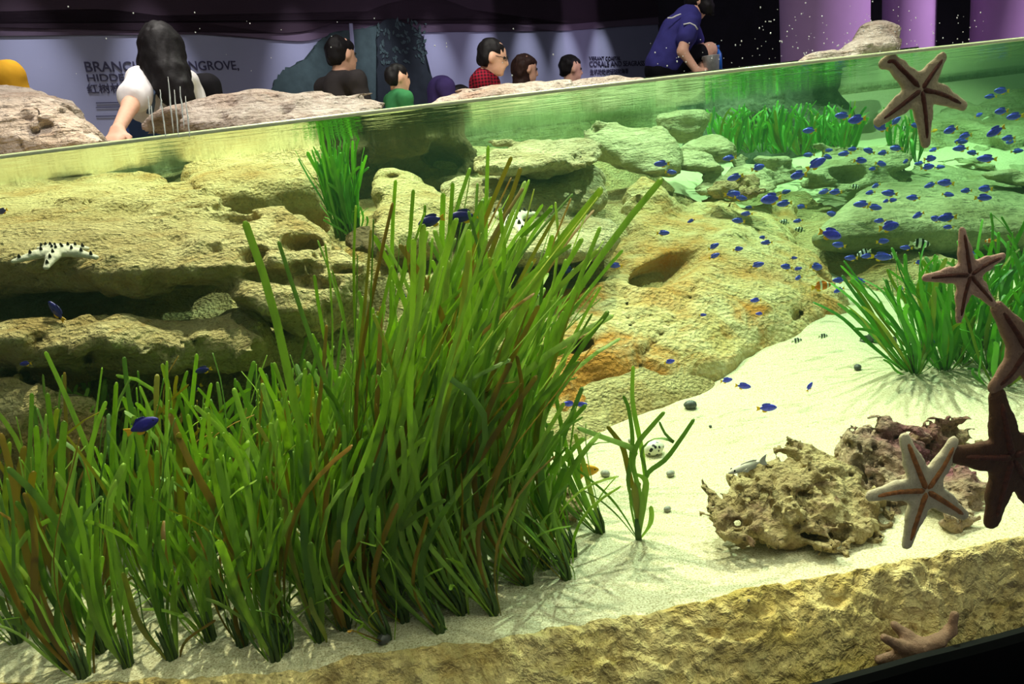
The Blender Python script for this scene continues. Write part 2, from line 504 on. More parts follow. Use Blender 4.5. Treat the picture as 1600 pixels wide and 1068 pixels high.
fx = np.linspace(-1.15, 1.5, 60)
_fp = [on_glass(a, b, -0.02) for a, b in ((1000, 1130), (1262, 1068), (1430, 1022), (1600, 978))]
fz = np.interp(fx, [-1.15, -0.2] + [p[0] for p in _fp] + [1.5], [-0.84, -0.84] + [p[2] for p in _fp] + [_fp[-1][2] - 0.1])
v = []; f = []
for x, z in zip(fx, fz):
    y = glass_y(x) - 0.02
    v += [(x, y, z), (x, y - 0.012, z + 0.002), (x, y - 0.02, z - 0.006), (x, y - 0.02, z - 0.09), (x, y - 0.16, z - 0.10), (x, y - 0.17, z - 0.5), (x, y, z - 0.5)]
for i in range(len(fx) - 1):
    for k in range(7): f.append((i * 7 + k, i * 7 + (k + 1) % 7, (i + 1) * 7 + (k + 1) % 7, (i + 1) * 7 + k))
f += [tuple(range(7)), tuple((len(fx) - 1) * 7 + k for k in range(7))[::-1]]
fr = mesh_obj('trim_1', v, f, M['black'], smooth=False); struct(fr)

def sand_z(x, y):
    x = np.asarray(x, float); y = np.asarray(y, float)
    q = np.stack([x * 2.2, y * 2.2, 0 * x], -1)
    z = -0.75 + 0.012 * fbm(q, 3, 5)
    rt = np.clip((x - 0.95) / 0.45, 0, 1) * np.clip((6.0 - y) / 0.8, 0, 1)      # lower in front of the terrace at right
    t = np.clip(y - 1.6 - 0.9 * rt, 0, None); z = z + 0.16 * t * t / (t + 0.35)
    far = np.clip(y - 4.0, 0, None); z = z + 0.07 * far
    return np.minimum(z, -0.03 + 0 * z)
def sand_at(x, y): return float(sand_z(np.array([x]), np.array([y]))[0])
def ground(px, py):
    d = ray(px, py); t = 0.9
    for _ in range(400):
        p = CAM + d * t
        if p[2] < sand_at(p[0], p[1]): return p
        t += 0.01
    return p
# sand: a grid following the glass in front
us = np.linspace(0, 1, 260); xs = np.linspace(-1.0, 1.0, 300)
gx = []; 
yy = 5.9 * us ** 1.6
XX = np.empty((len(us), len(xs))); YY = np.empty_like(XX)
for i, u in enumerate(yy):
    half_l = 1.15 + 1.05 * u; half_r = 1.3 + 1.3 * u
    x = np.where(xs < 0, xs * half_l, xs * half_r)
    XX[i] = x; YY[i] = np.interp(x, [-1.1, -0.44, 0.04, 0.414, 0.753, 1.45], [1.025, 0.938, 0.964, 1.008, 1.048, 1.298]) + u
ZZ = sand_z(XX.ravel(), YY.ravel()).reshape(XX.shape)
V = np.stack([XX, YY, ZZ], -1).reshape(-1, 3)
n1 = len(xs); I = np.arange(len(us) - 1)[:, None] * n1 + np.arange(n1 - 1)[None]
Fq = np.stack([I, I + 1, I + n1 + 1, I + n1], -1).reshape(-1, 4)
sand = mesh_obj('sand_bed', V, Fq, M['sand']); sand['kind'] = 'structure'
SAND = sand
# ------------------------------------------------------------------ rocks
ROCKS = []
def biggest(V, F):
    """drops the crumbs that the noise cuts off: keeps the largest connected piece"""
    lab = np.arange(len(V))
    while True:
        m = lab[F].min(1); new = lab.copy()
        for c in range(4): np.minimum.at(new, F[:, c], m)
        new = new[new]
        if (new == lab).all(): break
        lab = new
    ids, cnt = np.unique(lab, return_counts=True)
    keep = lab == ids[cnt.argmax()]
    idx = np.cumsum(keep) - 1
    return V[keep], idx[F[keep[F].all(1)]]
def rock(name, hulls, mat, label, k=0.05, rnd=0.03, h=0.014, holes=(), cracks=(), rough=0.02, freq=5.0, aniso=(1, 1, 1.6), pits=0.0, pit_f=22, pit_at=None, strata=0.0, strata_f=26, seed=1, group=None, cat='rock', parent=None, extra=()):
    fs = []; allp = []
    for hp in hulls:
        pts = [P(*p) if len(p) == 3 else np.array(p[:3], float) for p in hp]
        allp += pts; fs.append(hull_sdf(pts, rnd))
    fs += list(extra)
    def base(q):
        d = fs[0](q)
        for g in fs[1:]: d = smin(d, g(q), k)
        return d
    cut = []
    for hx, hy, rx, ry, dep, ang in holes:
        c = hit(base, hx, hy)
        if c is None: print('hole misses', name, hx, hy); continue
        s = c[1] / F_PX; a = math.radians(ang)
        e1 = CR * math.cos(a) + CU * math.sin(a); e2 = -CR * math.sin(a) + CU * math.cos(a)
        cut.append((ell_sdf(c, (rx * s, ry * s, dep), np.stack([e1, e2, CF], -1)), min(rx, ry) * s * 0.35))
    lines = []
    for pl, rad in cracks:
        pp = [hit(base, *p) for p in pl]
        pp = [p for p in pp if p is not None]
        lines += [(cone_sdf(pp[i], pp[i + 1], rad, rad), rad * 0.8) for i in range(len(pp) - 1)]
    an = np.array(aniso)
    lim = rough * 2.2 + pits + strata + 0.02
    def field(q):
        d = base(q)
        near = np.abs(d) < lim * 1.6
        if near.any():
            p = q[near]; dd = d[near]
            wp = p + 0.04 * np.stack([vnoise(p * 6, seed + 31), vnoise(p * 6, seed + 32), vnoise(p * 6, seed + 33)], -1)
            dd = dd + rough * fbm(wp * freq * an, 4, seed) + rough * 0.25 * fbm(wp * freq * 5, 2, seed + 3)
            if strata:
                s = fbm(wp * np.array([1.5, 1.5, strata_f]), 2, seed + 9)
                dd = dd + strata * np.clip(s * 1.6, -0.6, 1)
            if pits:
                wv = worley(wp * pit_f, seed + 4)
                am = pits
                if pit_at is not None:
                    am = pits * np.clip(1.6 - 1.6 * np.linalg.norm((p - pit_at[0]) / pit_at[1], axis=1), 0, 1)
                dd = dd + am * np.clip(1 - wv / 0.6, 0, 1) - am * (0.3 if freq < 20 else 0.62)
            d[near] = dd
        for c, kk in cut: d = -smin(-d, c(q), kk)
        for c, kk in lines: d = -smin(-d, c(q), kk)
        return d
    A = np.array(allp); mg = lim + 0.03
    lo, hi = A.min(0) - mg, A.max(0) + mg
    lo[2] = max(lo[2], -0.98)
    V, F = biggest(*surface(field, lo, hi, h))
    o = mesh_obj(name, V, F, M[mat], parent)
    rebase(o, (A[:, 0].mean(), A[:, 1].mean(), lo[2]))
    if parent is None: tag(o, label, cat, group)
    ROCKS.append((field, lo, hi))
    return o

def B(*pts, drop=None, z=None):
    """points plus the same points let down by drop metres or to height z"""
    out = [tuple(P(*p)) + (0,) for p in pts]
    low = []
    for p in out:
        if z is not None: low.append((p[0], p[1], z, 0))
        else: low.append((p[0], p[1], p[2] - drop, 0))
    return out + low

def porous(px, py, Y, r): return (P(px, py, Y), r)

rock('limestone_slab', [
    [(-250, 400, 1.62), (150, 430, 1.60), (352, 425, 1.62), (-250, 462, 1.68), (150, 470, 1.66), (352, 460, 1.66),
     (-250, 280, 2.9), (250, 276, 2.9), (360, 305, 2.3), (-250, 400, 2.9), (250, 400, 2.9), (360, 400, 2.4)],
    [(345, 322, 2.1), (430, 305, 2.1), (300, 345, 2.05), (500, 348, 1.98), (575, 415, 1.86), (592, 450, 1.80), (578, 500, 1.76),
     (352, 432, 1.60), (440, 470, 1.56), (430, 515, 1.60), (555, 515, 1.70), (350, 470, 1.68), (520, 380, 2.3), (500, 500, 2.2), (330, 420, 2.2)]],
    'rock_gold', 'broad golden limestone slab with a pitted right end and dark holes, white starfish on top', k=0.06, rnd=0.03, h=0.011,
    holes=[(352, 335, 52, 17, 0.10, -8), (398, 400, 21, 17, 0.09, 10), (472, 380, 30, 18, 0.11, 0), (440, 432, 60, 14, 0.06, 0), (530, 398, 20, 10, 0.05, 15),
           (480, 440, 34, 12, 0.06, -10), (410, 490, 42, 13, 0.09, 6), (325, 445, 60, 22, 0.14, 8), (545, 430, 16, 10, 0.05, 0), (300, 325, 20, 8, 0.03, 10)],
    cracks=[([(140, 305), (190, 300), (225, 285)], 0.012), ([(150, 475), (160, 435), (200, 400)], 0.006), ([(205, 380), (255, 345), (330, 330)], 0.004)],
    rough=0.020, freq=6, pits=0.042, pit_f=24, pit_at=porous(500, 430, 1.85, 0.30), strata=0.006, seed=3)

rock('limestone_boulder', [
    [(-250, 500, 1.75), (420, 488, 1.75), (-250, 525, 1.50), (60, 530, 1.5), (135, 545, 1.48), (250, 520, 1.52), (410, 530, 1.56), (-250, 590, 1.66), (410, 580, 1.68), (100, 560, 1.55)],
    [(-250, 580, 1.50), (60, 595, 1.48), (150, 620, 1.52), (175, 700, 1.46), (40, 740, 1.40), (-250, 740, 1.40), (-250, 600, 1.9), (170, 620, 1.9), (150, 760, 1.8), (-250, 780, 1.8)],
    [(440, 520, 1.72), (585, 490, 1.82), (588, 620, 1.72), (440, 640, 1.70), (560, 500, 2.2), (430, 520, 2.2), (580, 700, 1.8), (400, 700, 1.75)],
    [(-250, 560, 1.85), (440, 560, 1.8), (-250, 780, 1.75), (440, 780, 1.75), (-250, 520, 2.3), (440, 520, 2.3), (440, 780, 2.1), (-250, 780, 2.1)]],
    'rock_gold', 'stepped limestone boulder under the holed slab, behind the seagrass at left', k=0.03, rnd=0.02, h=0.013,
    holes=[(70, 590, 60, 12, 0.08, 0), (160, 560, 20, 8, 0.05, 20)], cracks=[([(130, 490), (136, 545), (140, 600)], 0.012), ([(30, 520), (100, 545)], 0.005)], rough=0.02, freq=7, pits=0.012, pit_f=20, seed=8)

rock('limestone_block', [
    [(285, 225, 3.1), (380, 215, 3.1), (492, 200, 3.1), (300, 300, 2.45), (400, 292, 2.4), (500, 290, 2.5), (512, 330, 2.5), (505, 375, 2.5), (300, 400, 2.4), (500, 360, 3.0), (300, 380, 3.0)]],
    'rock_gold', 'squared yellow limestone block behind the holed slab, beside the upright seagrass tuft', rnd=0.025, h=0.016,
    holes=[(430, 215, 18, 20, 0.12, 60)], rough=0.022, freq=6, strata=0.006, seed=12)

rock('capping_stone', [
    [(720, 216, 3.0), (850, 204, 3.0), (925, 210, 2.9), (957, 236, 2.65), (930, 258, 2.5), (830, 256, 2.35), (742, 268, 2.35), (702, 246, 2.6), (690, 235, 2.8), (930, 276, 2.7), (760, 286, 2.55), (850, 276, 2.5)]],
    'rock_pale', 'flat overhanging top slab of the middle rock stack', rnd=0.022, h=0.014, rough=0.018, freq=6, pits=0.006, pit_f=30, seed=15, holes=[(722, 255, 26, 26, 0.16, 0)])

rock('stacked_stone', [
    [(690, 285, 2.8), (830, 268, 2.75), (945, 285, 2.65), (957, 318, 2.5), (940, 332, 2.42), (850, 332, 2.37), (740, 330, 2.37), (700, 360, 2.6), (940, 350, 2.6), (700, 380, 2.9), (940, 340, 2.9)],
    [(720, 330, 2.5), (960, 325, 2.55), (974, 362, 2.35), (962, 398, 2.2), (850, 405, 2.06), (745, 385, 2.1), (740, 350, 2.3), (960, 415, 2.4), (850, 425, 2.25), (745, 420, 2.3), (740, 420, 2.7), (960, 400, 2.7)],
    [(760, 250, 2.80), (885, 250, 2.72), (940, 258, 2.70), (945, 300, 2.66), (885, 295, 2.66), (765, 300, 2.74), (765, 250, 2.95), (940, 258, 2.95), (765, 305, 2.95), (940, 305, 2.95)]],
    'rock_pale', 'two-step middle stone under the overhanging slab, spotted starfish lying on it', k=0.025, rnd=0.025, h=0.014, rough=0.016, freq=5, seed=19,
    cracks=[([(860, 345), (910, 338), (955, 330)], 0.007)])

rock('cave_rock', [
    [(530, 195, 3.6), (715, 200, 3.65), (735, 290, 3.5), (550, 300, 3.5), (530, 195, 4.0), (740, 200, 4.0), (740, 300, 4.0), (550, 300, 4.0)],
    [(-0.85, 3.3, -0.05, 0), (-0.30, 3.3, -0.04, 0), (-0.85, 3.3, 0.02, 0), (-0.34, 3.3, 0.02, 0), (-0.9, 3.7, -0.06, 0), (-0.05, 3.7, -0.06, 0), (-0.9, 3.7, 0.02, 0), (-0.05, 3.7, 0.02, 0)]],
    'rock_brown_shade', 'rock wall with dark brown painted shade in the recess behind the seagrass tips', rnd=0.03, h=0.018, rough=0.045, seed=23, holes=[(690, 245, 34, 14, 0.2, -10)])

rock('slope_rock', [
    [(585, 255, 2.95), (640, 250, 2.95), (700, 290, 2.75), (700, 345, 2.35), (600, 380, 2.05), (560, 345, 2.2), (575, 290, 2.6), (600, 420, 2.3), (700, 420, 2.4), (600, 380, 2.9), (700, 380, 2.9)]],
    'rock_gold', 'sloping yellow rock between the upright tuft and the middle stack', rnd=0.03, h=0.016, rough=0.016, seed=27, holes=[(613, 275, 12, 6, 0.06, 20)])

rock('sloping_rock', [
    [(985, 318, 2.9), (1095, 300, 3.3), (1250, 348, 3.0), (1310, 395, 2.72), (1388, 478, 2.36), (1382, 535, 2.16), (1330, 580, 2.02), (1140, 655, 1.76), (1065, 680, 1.71), (950, 715, 1.66), (870, 705, 1.68), (855, 560, 1.95),
     (940, 425, 2.3), (1030, 520, 1.92), (1150, 480, 2.05), (1240, 480, 2.18), (1110, 370, 2.45), (1000, 640, 1.74), (1180, 570, 1.92), (1250, 560, 2.6), (1000, 560, 2.9)],
    [(800, 412, 2.25), (962, 412, 2.3), (980, 520, 1.98), (960, 600, 1.80), (870, 690, 1.70), (800, 600, 1.80), (800, 500, 2.0), (900, 460, 2.12), (960, 600, 2.4), (800, 600, 2.4)],
    [(1095, 298, 3.35), (1240, 296, 3.45), (1275, 302, 3.4), (1250, 335, 3.05), (1240, 372, 2.80), (1252, 410, 2.66), (1150, 420, 2.4), (1100, 350, 2.65), (1240, 340, 3.6), (1240, 420, 3.2), (1150, 420, 3.0)],
    [(975, 262, 3.0), (1050, 275, 3.0), (1075, 300, 2.85), (1000, 330, 2.7), (960, 330, 2.7), (960, 360, 2.9), (1075, 330, 3.0), (980, 270, 3.2), (1060, 280, 3.2)]],
    'rock_ochre', 'large smooth ochre-stained rock sloping down to the white sand, leaf-shaped hollow in it', k=0.07, rnd=0.05, h=0.013,
    holes=[(1050, 416, 112, 26, 0.18, 30), (908, 540, 26, 11, 0.14, 20), (1290, 430, 40, 8, 0.05, -55), (1020, 290, 30, 10, 0.05, 20)],
    cracks=[([(1112, 385), (1100, 430), (1062, 490), (1000, 560), (985, 640)], 0.006), ([(978, 455), (985, 520), (990, 600)], 0.006), ([(1240, 500), (1275, 470), (1290, 440)], 0.010), ([(955, 300), (965, 350), (962, 400)], 0.008),
            ([(1150, 420), (1180, 430), (1230, 425)], 0.005)], rough=0.02, freq=4, strata=0.0, seed=33)

rock('pale_boulder', [
    [(905, 192, 3.3), (960, 176, 3.4), (1015, 183, 3.4), (1064, 225, 3.15), (1064, 258, 3.0), (1040, 285, 2.95), (965, 262, 2.95), (935, 225, 3.1), (905, 240, 3.5), (1064, 262, 3.5)]],
    'rock_green', 'rounded pale boulder behind the middle stack, just under the waterline', rnd=0.03, h=0.018, rough=0.02, pits=0.008, pit_f=24, seed=37)
rock('upright_stone', [[(1022, 172, 3.9), (1100, 160, 3.9), (1110, 190, 3.75), (1092, 218, 3.7), (1040, 215, 3.7), (1020, 190, 3.8), (1095, 220, 4.2), (1030, 215, 4.2)]],
    'rock_green', 'upright grey-green stone at the back, left of the far seagrass', rnd=0.03, h=0.02, rough=0.025, seed=41)
rock('low_stone', [[(1062, 222, 3.5), (1110, 200, 3.65), (1150, 222, 3.5), (1140, 240, 3.42), (1075, 244, 3.42), (1145, 250, 3.8), (1070, 250, 3.8)]],
    'rock_green', 'low rounded stone in front of the upright grey-green stone', rnd=0.03, h=0.018, rough=0.018, seed=43)
rock('layered_ledge', [
    [(1058, 250, 3.3), (1140, 236, 3.6), (1205, 246, 3.5), (1205, 262, 3.3), (1060, 262, 3.2), (1205, 290, 3.25), (1060, 305, 3.1), (1200, 300, 3.7)],
    [(1180, 252, 3.7), (1300, 222, 4.2), (1410, 213, 4.4), (1415, 250, 3.75), (1300, 258, 3.6), (1200, 262, 3.5), (1415, 290, 3.7), (1300, 295, 3.55), (1200, 297, 3.5), (1400, 290, 4.3)]],
    'rock_green', 'long layered ledge running along the back, below the far seagrass', k=0.04, rnd=0.02, h=0.02, rough=0.022, strata=0.03, strata_f=16, seed=47, holes=[(1330, 268, 30, 16, 0.15, 0), (1110, 268, 60, 4, 0.06, 8)])
rock('coral_boulder', [[(1105, 290, 2.95), (1140, 277, 3.0), (1185, 278, 3.0), (1194, 292, 2.9), (1180, 305, 2.85), (1120, 308, 2.85), (1150, 310, 3.1)]],
    'rock_rubble', 'small crumbly brown boulder on the pale sand, in front of the layered ledge', rnd=0.015, h=0.008, rough=0.02, freq=14, pits=0.02, pit_f=36, seed=51)
rock('terrace_rock', [
    [(1250, 378, 2.72), (1282, 342, 2.78), (1345, 326, 2.80), (1450, 332, 2.82), (1600, 350, 2.82), (1800, 362, 2.82), (1275, 404, 2.86), (1400, 400, 2.97), (1800, 402, 3.0), (1350, 285, 3.55), (1800, 282, 3.65), (1300, 390, 3.2), (1800, 390, 3.5)],
    [(1275, 398, 2.62), (1400, 392, 2.66), (1800, 388, 2.7), (1290, 462, 2.45), (1330, 478, 2.4), (1450, 452, 2.45), (1800, 440, 2.5), (1290, 440, 2.9), (1800, 430, 2.9)]],
    'rock_slate', 'curved grey-green terrace rock at right with a shaded front face', k=0.02, rnd=0.035, h=0.018, rough=0.012, freq=3, strata=0.012, strata_f=20, seed=55,
    cracks=[([(1280, 402), (1350, 392), (1450, 396), (1590, 392)], 0.012)])
rock('terrace_slab', [
    [(1345, 288, 3.75), (1390, 256, 4.1), (1480, 243, 4.3), (1800, 240, 4.4), (1355, 296, 3.68), (1600, 300, 3.62), (1800, 300, 3.62), (1355, 310, 3.9), (1800, 315, 3.8)]],
    'rock_green', 'bright flat slab behind the curved terrace rock, lit from above', rnd=0.02, h=0.022, rough=0.012, strata=0.014, strata_f=22, seed=59)
rock('terrace_slab', [
    [(1520, 262, 3.3), (1580, 258, 3.35), (1800, 262, 3.4), (1530, 280, 3.2), (1600, 290, 3.15), (1800, 292, 3.2), (1800, 290, 3.6), (1540, 285, 3.5)]],
    'rock_green', 'green slab with a dark underside at the right edge', rnd=0.02, h=0.02, rough=0.012, strata=0.01, seed=61)
rock('far_slope_rock', [
    [(1345, 240, 4.5), (1405, 200, 4.9), (1500, 155, 5.3), (1700, 100, 5.6), (1950, 80, 5.6), (1440, 262, 4.3), (1950, 245, 4.1), (1950, 250, 5.6), (1480, 265, 5.2), (1350, 262, 4.8)]],
    'rock_green', 'bright green slope of rock at the far right, just under the waterline', rnd=0.04, h=0.03, rough=0.05, freq=3, strata=0.04, strata_f=9, seed=63)
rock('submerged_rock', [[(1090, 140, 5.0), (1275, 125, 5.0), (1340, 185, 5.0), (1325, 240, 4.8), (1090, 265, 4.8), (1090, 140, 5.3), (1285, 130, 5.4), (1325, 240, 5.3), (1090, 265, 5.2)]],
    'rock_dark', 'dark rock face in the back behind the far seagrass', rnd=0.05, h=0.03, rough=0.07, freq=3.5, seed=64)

# rock bed under and between the rocks
CP = [(620, 640, 1.78), (760, 640, 1.74), (860, 650, 1.74), (600, 430, 2.15), (700, 420, 2.25), (640, 330, 2.65), (700, 300, 2.95), (800, 310, 2.95), (300, 310, 3.1), (0, 310, 3.1),
      (-250, 620, 1.9), (100, 620, 1.9), (300, 630, 1.9), (480, 630, 1.85), (450, 320, 3.1), (950, 310, 3.1), (1030, 290, 3.3), (900, 230, 4.0), (700, 225, 4.0), (300, 260, 4.0), (-100, 280, 4.0), (960, 560, 2.0),
      (-300, 400, 2.6), (200, 430, 2.5), (400, 430, 2.5), (560, 520, 2.0), (700, 520, 2.0), (850, 470, 2.3)]
cpts = np.array([P(*c) for c in CP]); 
low = np.array([[-2, 1.5, -.9], [-1, 1.5, -.9], [-.3, 1.45, -.9], [.1, 1.5, -.9], [.5, 1.6, -.9], [.9, 1.9, -.9], [1.0, 2.4, -.8], [.9, 3.0, -.62], [1.0, 3.6, -.55], [1.6, 4.2, -.5], [2.2, 3.2, -.7]])
allc = np.concatenate([cpts, low])
def bed_z(x, y):
    d2 = (x[:, None] - allc[None, :, 0]) ** 2 + (y[:, None] - allc[None, :, 1]) ** 2
    wgt = 1 / (d2 + 0.004) ** 1.6
    z = (wgt * allc[None, :, 2]).sum(1) / wgt.sum(1)
    q = np.stack([x, y, z], -1)
    return z + 0.025 * fbm(q * 5, 4, 77) - 0.01
ux = np.linspace(-3.0, 1.6, 230); uy = np.linspace(1.45, 4.6, 170)
XX, YY = np.meshgrid(ux, uy, indexing='ij')
ZZ = np.concatenate([bed_z(XX.ravel()[i:i + 20000], YY.ravel()[i:i + 20000]) for i in range(0, XX.size, 20000)])
keep = (XX.ravel() > -0.75 * YY.ravel() - 0.45)
V = np.stack([XX.ravel(), YY.ravel(), ZZ], -1); n1 = len(uy)
I = np.arange(len(ux) - 1)[:, None] * n1 + np.arange(n1 - 1)[None]
Fq = np.stack([I, I + n1, I + n1 + 1, I + 1], -1).reshape(-1, 4)
Fq = Fq[keep[Fq].all(1)]
def ROCK_TOP(x, y): return float(bed_z(np.array([x]), np.array([y]))[0]) if y > 1.5 else -9.0
bed = mesh_obj('rock_bed', V, Fq, M['rock_gold']); bed['kind'] = 'structure'

# rocks that stand out of the water
rock('dry_boulder', [
    [(-250, 130, 3.2), (60, 135, 3.15), (120, 148, 3.1), (158, 178, 3.05), (172, 215, 3.0), (-250, 170, 2.8), (90, 165, 2.8), (140, 205, 2.8), (-250, 300, 2.8), (150, 260, 2.8), (150, 250, 3.6), (-250, 250, 3.6), (60, 150, 3.6)]],
    'rock_dry', 'big pitted boulder above the water at the left edge', rnd=0.035, h=0.016, rough=0.022, freq=5, strata=0.014, strata_f=18, pits=0.02, pit_f=13, seed=67,
    holes=[(35, 180, 12, 7, 0.08, 0), (65, 167, 9, 5, 0.06, 0), (90, 170, 9, 5, 0.06, -20), (112, 163, 10, 5, 0.05, 0), (65, 192, 14, 6, 0.06, -10), (48, 203, 14, 6, 0.05, 0)])
rock('dry_boulder', [[(142, 222, 3.4), (165, 213, 3.45), (190, 211, 3.45), (215, 216, 3.45), (225, 222, 3.45), (150, 250, 3.4), (220, 250, 3.4), (150, 240, 3.65), (220, 240, 3.65)]],
    'rock_dry', 'little flat stone at the waterline below the hand in the white sleeve', rnd=0.015, h=0.012, rough=0.008, seed=69)
rock('dry_boulder', [
    [(212, 190, 3.5), (250, 172, 3.5), (305, 146, 3.5), (400, 136, 3.6), (500, 128, 3.6), (572, 132, 3.6), (602, 155, 3.5), (608, 185, 3.4), (605, 208, 3.4), (330, 190, 3.25), (450, 185, 3.25), (560, 180, 3.3),
     (240, 222, 3.5), (400, 218, 3.25), (560, 205, 3.3), (240, 205, 4.0), (560, 200, 4.1), (400, 170, 4.0)]],
    'rock_dry', 'long dry boulder above the water beside the girl in the white shirt', rnd=0.03, h=0.017, rough=0.02, freq=5, strata=0.012, seed=71, holes=[(255, 200, 36, 24, 0.12, 0), (345, 180, 14, 6, 0.05, -30), (448, 170, 5, 22, 0.03, 0)])
rock('dry_boulder', [
    [(705, 147, 4.6), (725, 130, 4.7), (800, 124, 4.7), (885, 120, 4.6), (900, 130, 4.5), (880, 145, 4.4), (760, 146, 4.4), (720, 150, 4.9), (890, 150, 4.9)],
    [(662, 168, 4.5), (685, 148, 4.5), (730, 140, 4.5), (800, 142, 4.4), (860, 150, 4.4), (800, 200, 4.4), (670, 200, 4.5), (680, 180, 4.9), (850, 170, 4.9)]],
    'rock_dry', 'flat two-layered boulder above the water in front of the maroon shirt', k=0.02, rnd=0.02, h=0.02, rough=0.016, freq=6, strata=0.01, seed=73)
rock('dry_boulder', [[(855, 138, 5.2), (905, 122, 5.3), (968, 112, 5.3), (1008, 120, 5.3), (1012, 160, 5.2), (860, 170, 5.2), (870, 150, 5.7), (1000, 140, 5.7)]],
    'rock_dry', 'low grey boulder above the water under the right-hand wall lettering', rnd=0.02, h=0.024, rough=0.014, seed=75)
rock('dry_boulder', [[(1302, 92, 5.0), (1326, 56, 5.0), (1348, 36, 5.0), (1372, 22, 5.1), (1394, 28, 5.1), (1412, 60, 5.0), (1412, 82, 5.0), (1360, 60, 4.8), (1400, 120, 4.9), (1310, 130, 4.9), (1320, 100, 5.4), (1400, 80, 5.4)]],
    'rock_dry', 'pointed cream boulder above the water at right, against the lilac columns', rnd=0.025, h=0.02, rough=0.024, freq=6, strata=0.012, seed=77)
rock('dry_boulder', [[(1246, 96, 4.9), (1285, 78, 4.9), (1312, 77, 4.9), (1320, 95, 4.9), (1320, 130, 4.9), (1250, 130, 4.9), (1255, 110, 5.3), (1315, 100, 5.3)]],
    'rock_dry', 'low pinkish stone at the waterline, left of the pointed boulder', rnd=0.015, h=0.02, rough=0.01, seed=79)

# rubble on the sand, lower right
rock('coral_rubble', [
    [(1125, 775, 1.24), (1170, 735, 1.30), (1240, 705, 1.36), (1310, 705, 1.36), (1365, 725, 1.34), (1370, 800, 1.20), (1345, 838, 1.13), (1310, 845, 1.12), (1200, 835, 1.13), (1130, 805, 1.19), (1250, 780, 1.16), (1200, 800, 1.3), (1350, 800, 1.4)]],
    'rock_rubble', 'wide knobbly lump of coral rubble lying on the sand, left of the pale starfish', rnd=0.012, h=0.0055, rough=0.020, freq=26, aniso=(1, 1, 1), pits=0.026, pit_f=42, seed=83, holes=[(1176, 790, 12, 12, 0.025, 0), (1270, 832, 34, 9, 0.05, -5), (1255, 770, 20, 8, 0.03, -15)])
rock('coral_rubble', [
    [(1325, 715, 1.30), (1345, 668, 1.33), (1390, 660, 1.34), (1425, 688, 1.33), (1434, 740, 1.28), (1420, 778, 1.22), (1362, 790, 1.22), (1330, 750, 1.28), (1400, 750, 1.44), (1345, 735, 1.44)]],
    'rock_purple', 'purple-encrusted coral rubble behind the pale starfish', rnd=0.015, h=0.006, rough=0.018, freq=26, aniso=(1, 1, 1), pits=0.026, pit_f=42, seed=87)
rock('coral_rubble', [
    [(1434, 690, 1.34), (1462, 660, 1.37), (1502, 664, 1.38), (1518, 700, 1.36), (1502, 722, 1.33), (1446, 724, 1.32), (1480, 710, 1.5), (1500, 735, 1.42)]],
    'rock_rubble', 'rounded lump of coral rubble between the pale and the dark starfish', rnd=0.015, h=0.006, rough=0.018, freq=26, pits=0.02, pit_f=42, seed=89)
rock('coral_rubble', [
    [(1440, 745, 1.23), (1500, 725, 1.25), (1536, 745, 1.24), (1540, 782, 1.19), (1512, 803, 1.14), (1452, 805, 1.13), (1436, 785, 1.17), (1500, 780, 1.30), (1535, 800, 1.22)]],
    'rock_purple', 'low encrusted rubble at the foot of the dark starfish', rnd=0.015, h=0.006, rough=0.018, freq=26, pits=0.022, pit_f=42, seed=91)
rock('rubble_stone', [[(1335, 528, 2.1), (1370, 512, 2.15), (1398, 520, 2.15), (1395, 540, 2.08), (1345, 545, 2.05), (1380, 545, 2.2)]],
    'rock_dark', 'grey rubble stone behind the left side of the right-hand seagrass', rnd=0.012, h=0.008, rough=0.012, freq=16, pits=0.012, pit_f=40, seed=93)
rock('rubble_stone', [[(840, 728, 1.45), (868, 722, 1.47), (905, 775, 1.38), (900, 800, 1.32), (850, 790, 1.34), (870, 790, 1.5)]],
    'rock_rubble', 'dark crumbly rubble at the right edge of the seagrass bed', rnd=0.012, h=0.007, rough=0.014, freq=18, pits=0.016, pit_f=44, seed=95)
rock('rubble_stone', [[(545, 365, 2.1), (575, 352, 2.15), (592, 372, 2.1), (580, 400, 2.0), (548, 395, 2.0), (570, 390, 2.3)]],
    'rock_brown_shade', 'reddish dark stone at the foot of the upright seagrass tuft', rnd=0.012, h=0.01, rough=0.014, freq=14, seed=97)

# rock curb along the glass
cx = np.linspace(-1.1, 1.45, 520)
inner = np.interp(cx, [-1.1, -0.44, 0.04, 0.414, 0.753, 1.45], [1.03, 0.943, 0.969, 1.011, 1.050, 1.30])
topz = np.interp(cx, [-1.1, 0.4, 0.8, 1.45], [-0.732, -0.730, -0.728, -0.735])
prof = [(0.012, -0.26, 0), (0.012, -0.13, 0.15), (0.03, -0.112, 1), (0.15, -0.092, 1), (0.3, -0.07, 1), (0.45, -0.048, 1), (0.6, -0.03, 1), (0.75, -0.015, 1), (0.88, -0.004, 0.7), (0.96, 0.0, 0.5), (1.04, -0.006, 0.5), (1.1, -0.04, 0.3), (1.14, -0.12, 0)]
pr = []
for i in range(len(prof) - 1):
    nn = 5
    for j in range(nn): pr.append([a + (b - a) * j / nn for a, b in zip(prof[i], prof[i + 1])])
pr.append(list(prof[-1]))
g = glass_y(cx) + 0.002
V = np.empty((len(cx), len(pr), 3)); Wt = np.empty((len(cx), len(pr)))
for j, (u, dz, wt) in enumerate(pr):
    V[:, j, 0] = cx; V[:, j, 1] = np.maximum(g + (inner - g) * u, g + 0.002); V[:, j, 2] = topz + dz; Wt[:, j] = wt
V = V.reshape(-1, 3); Wt = Wt.ravel()
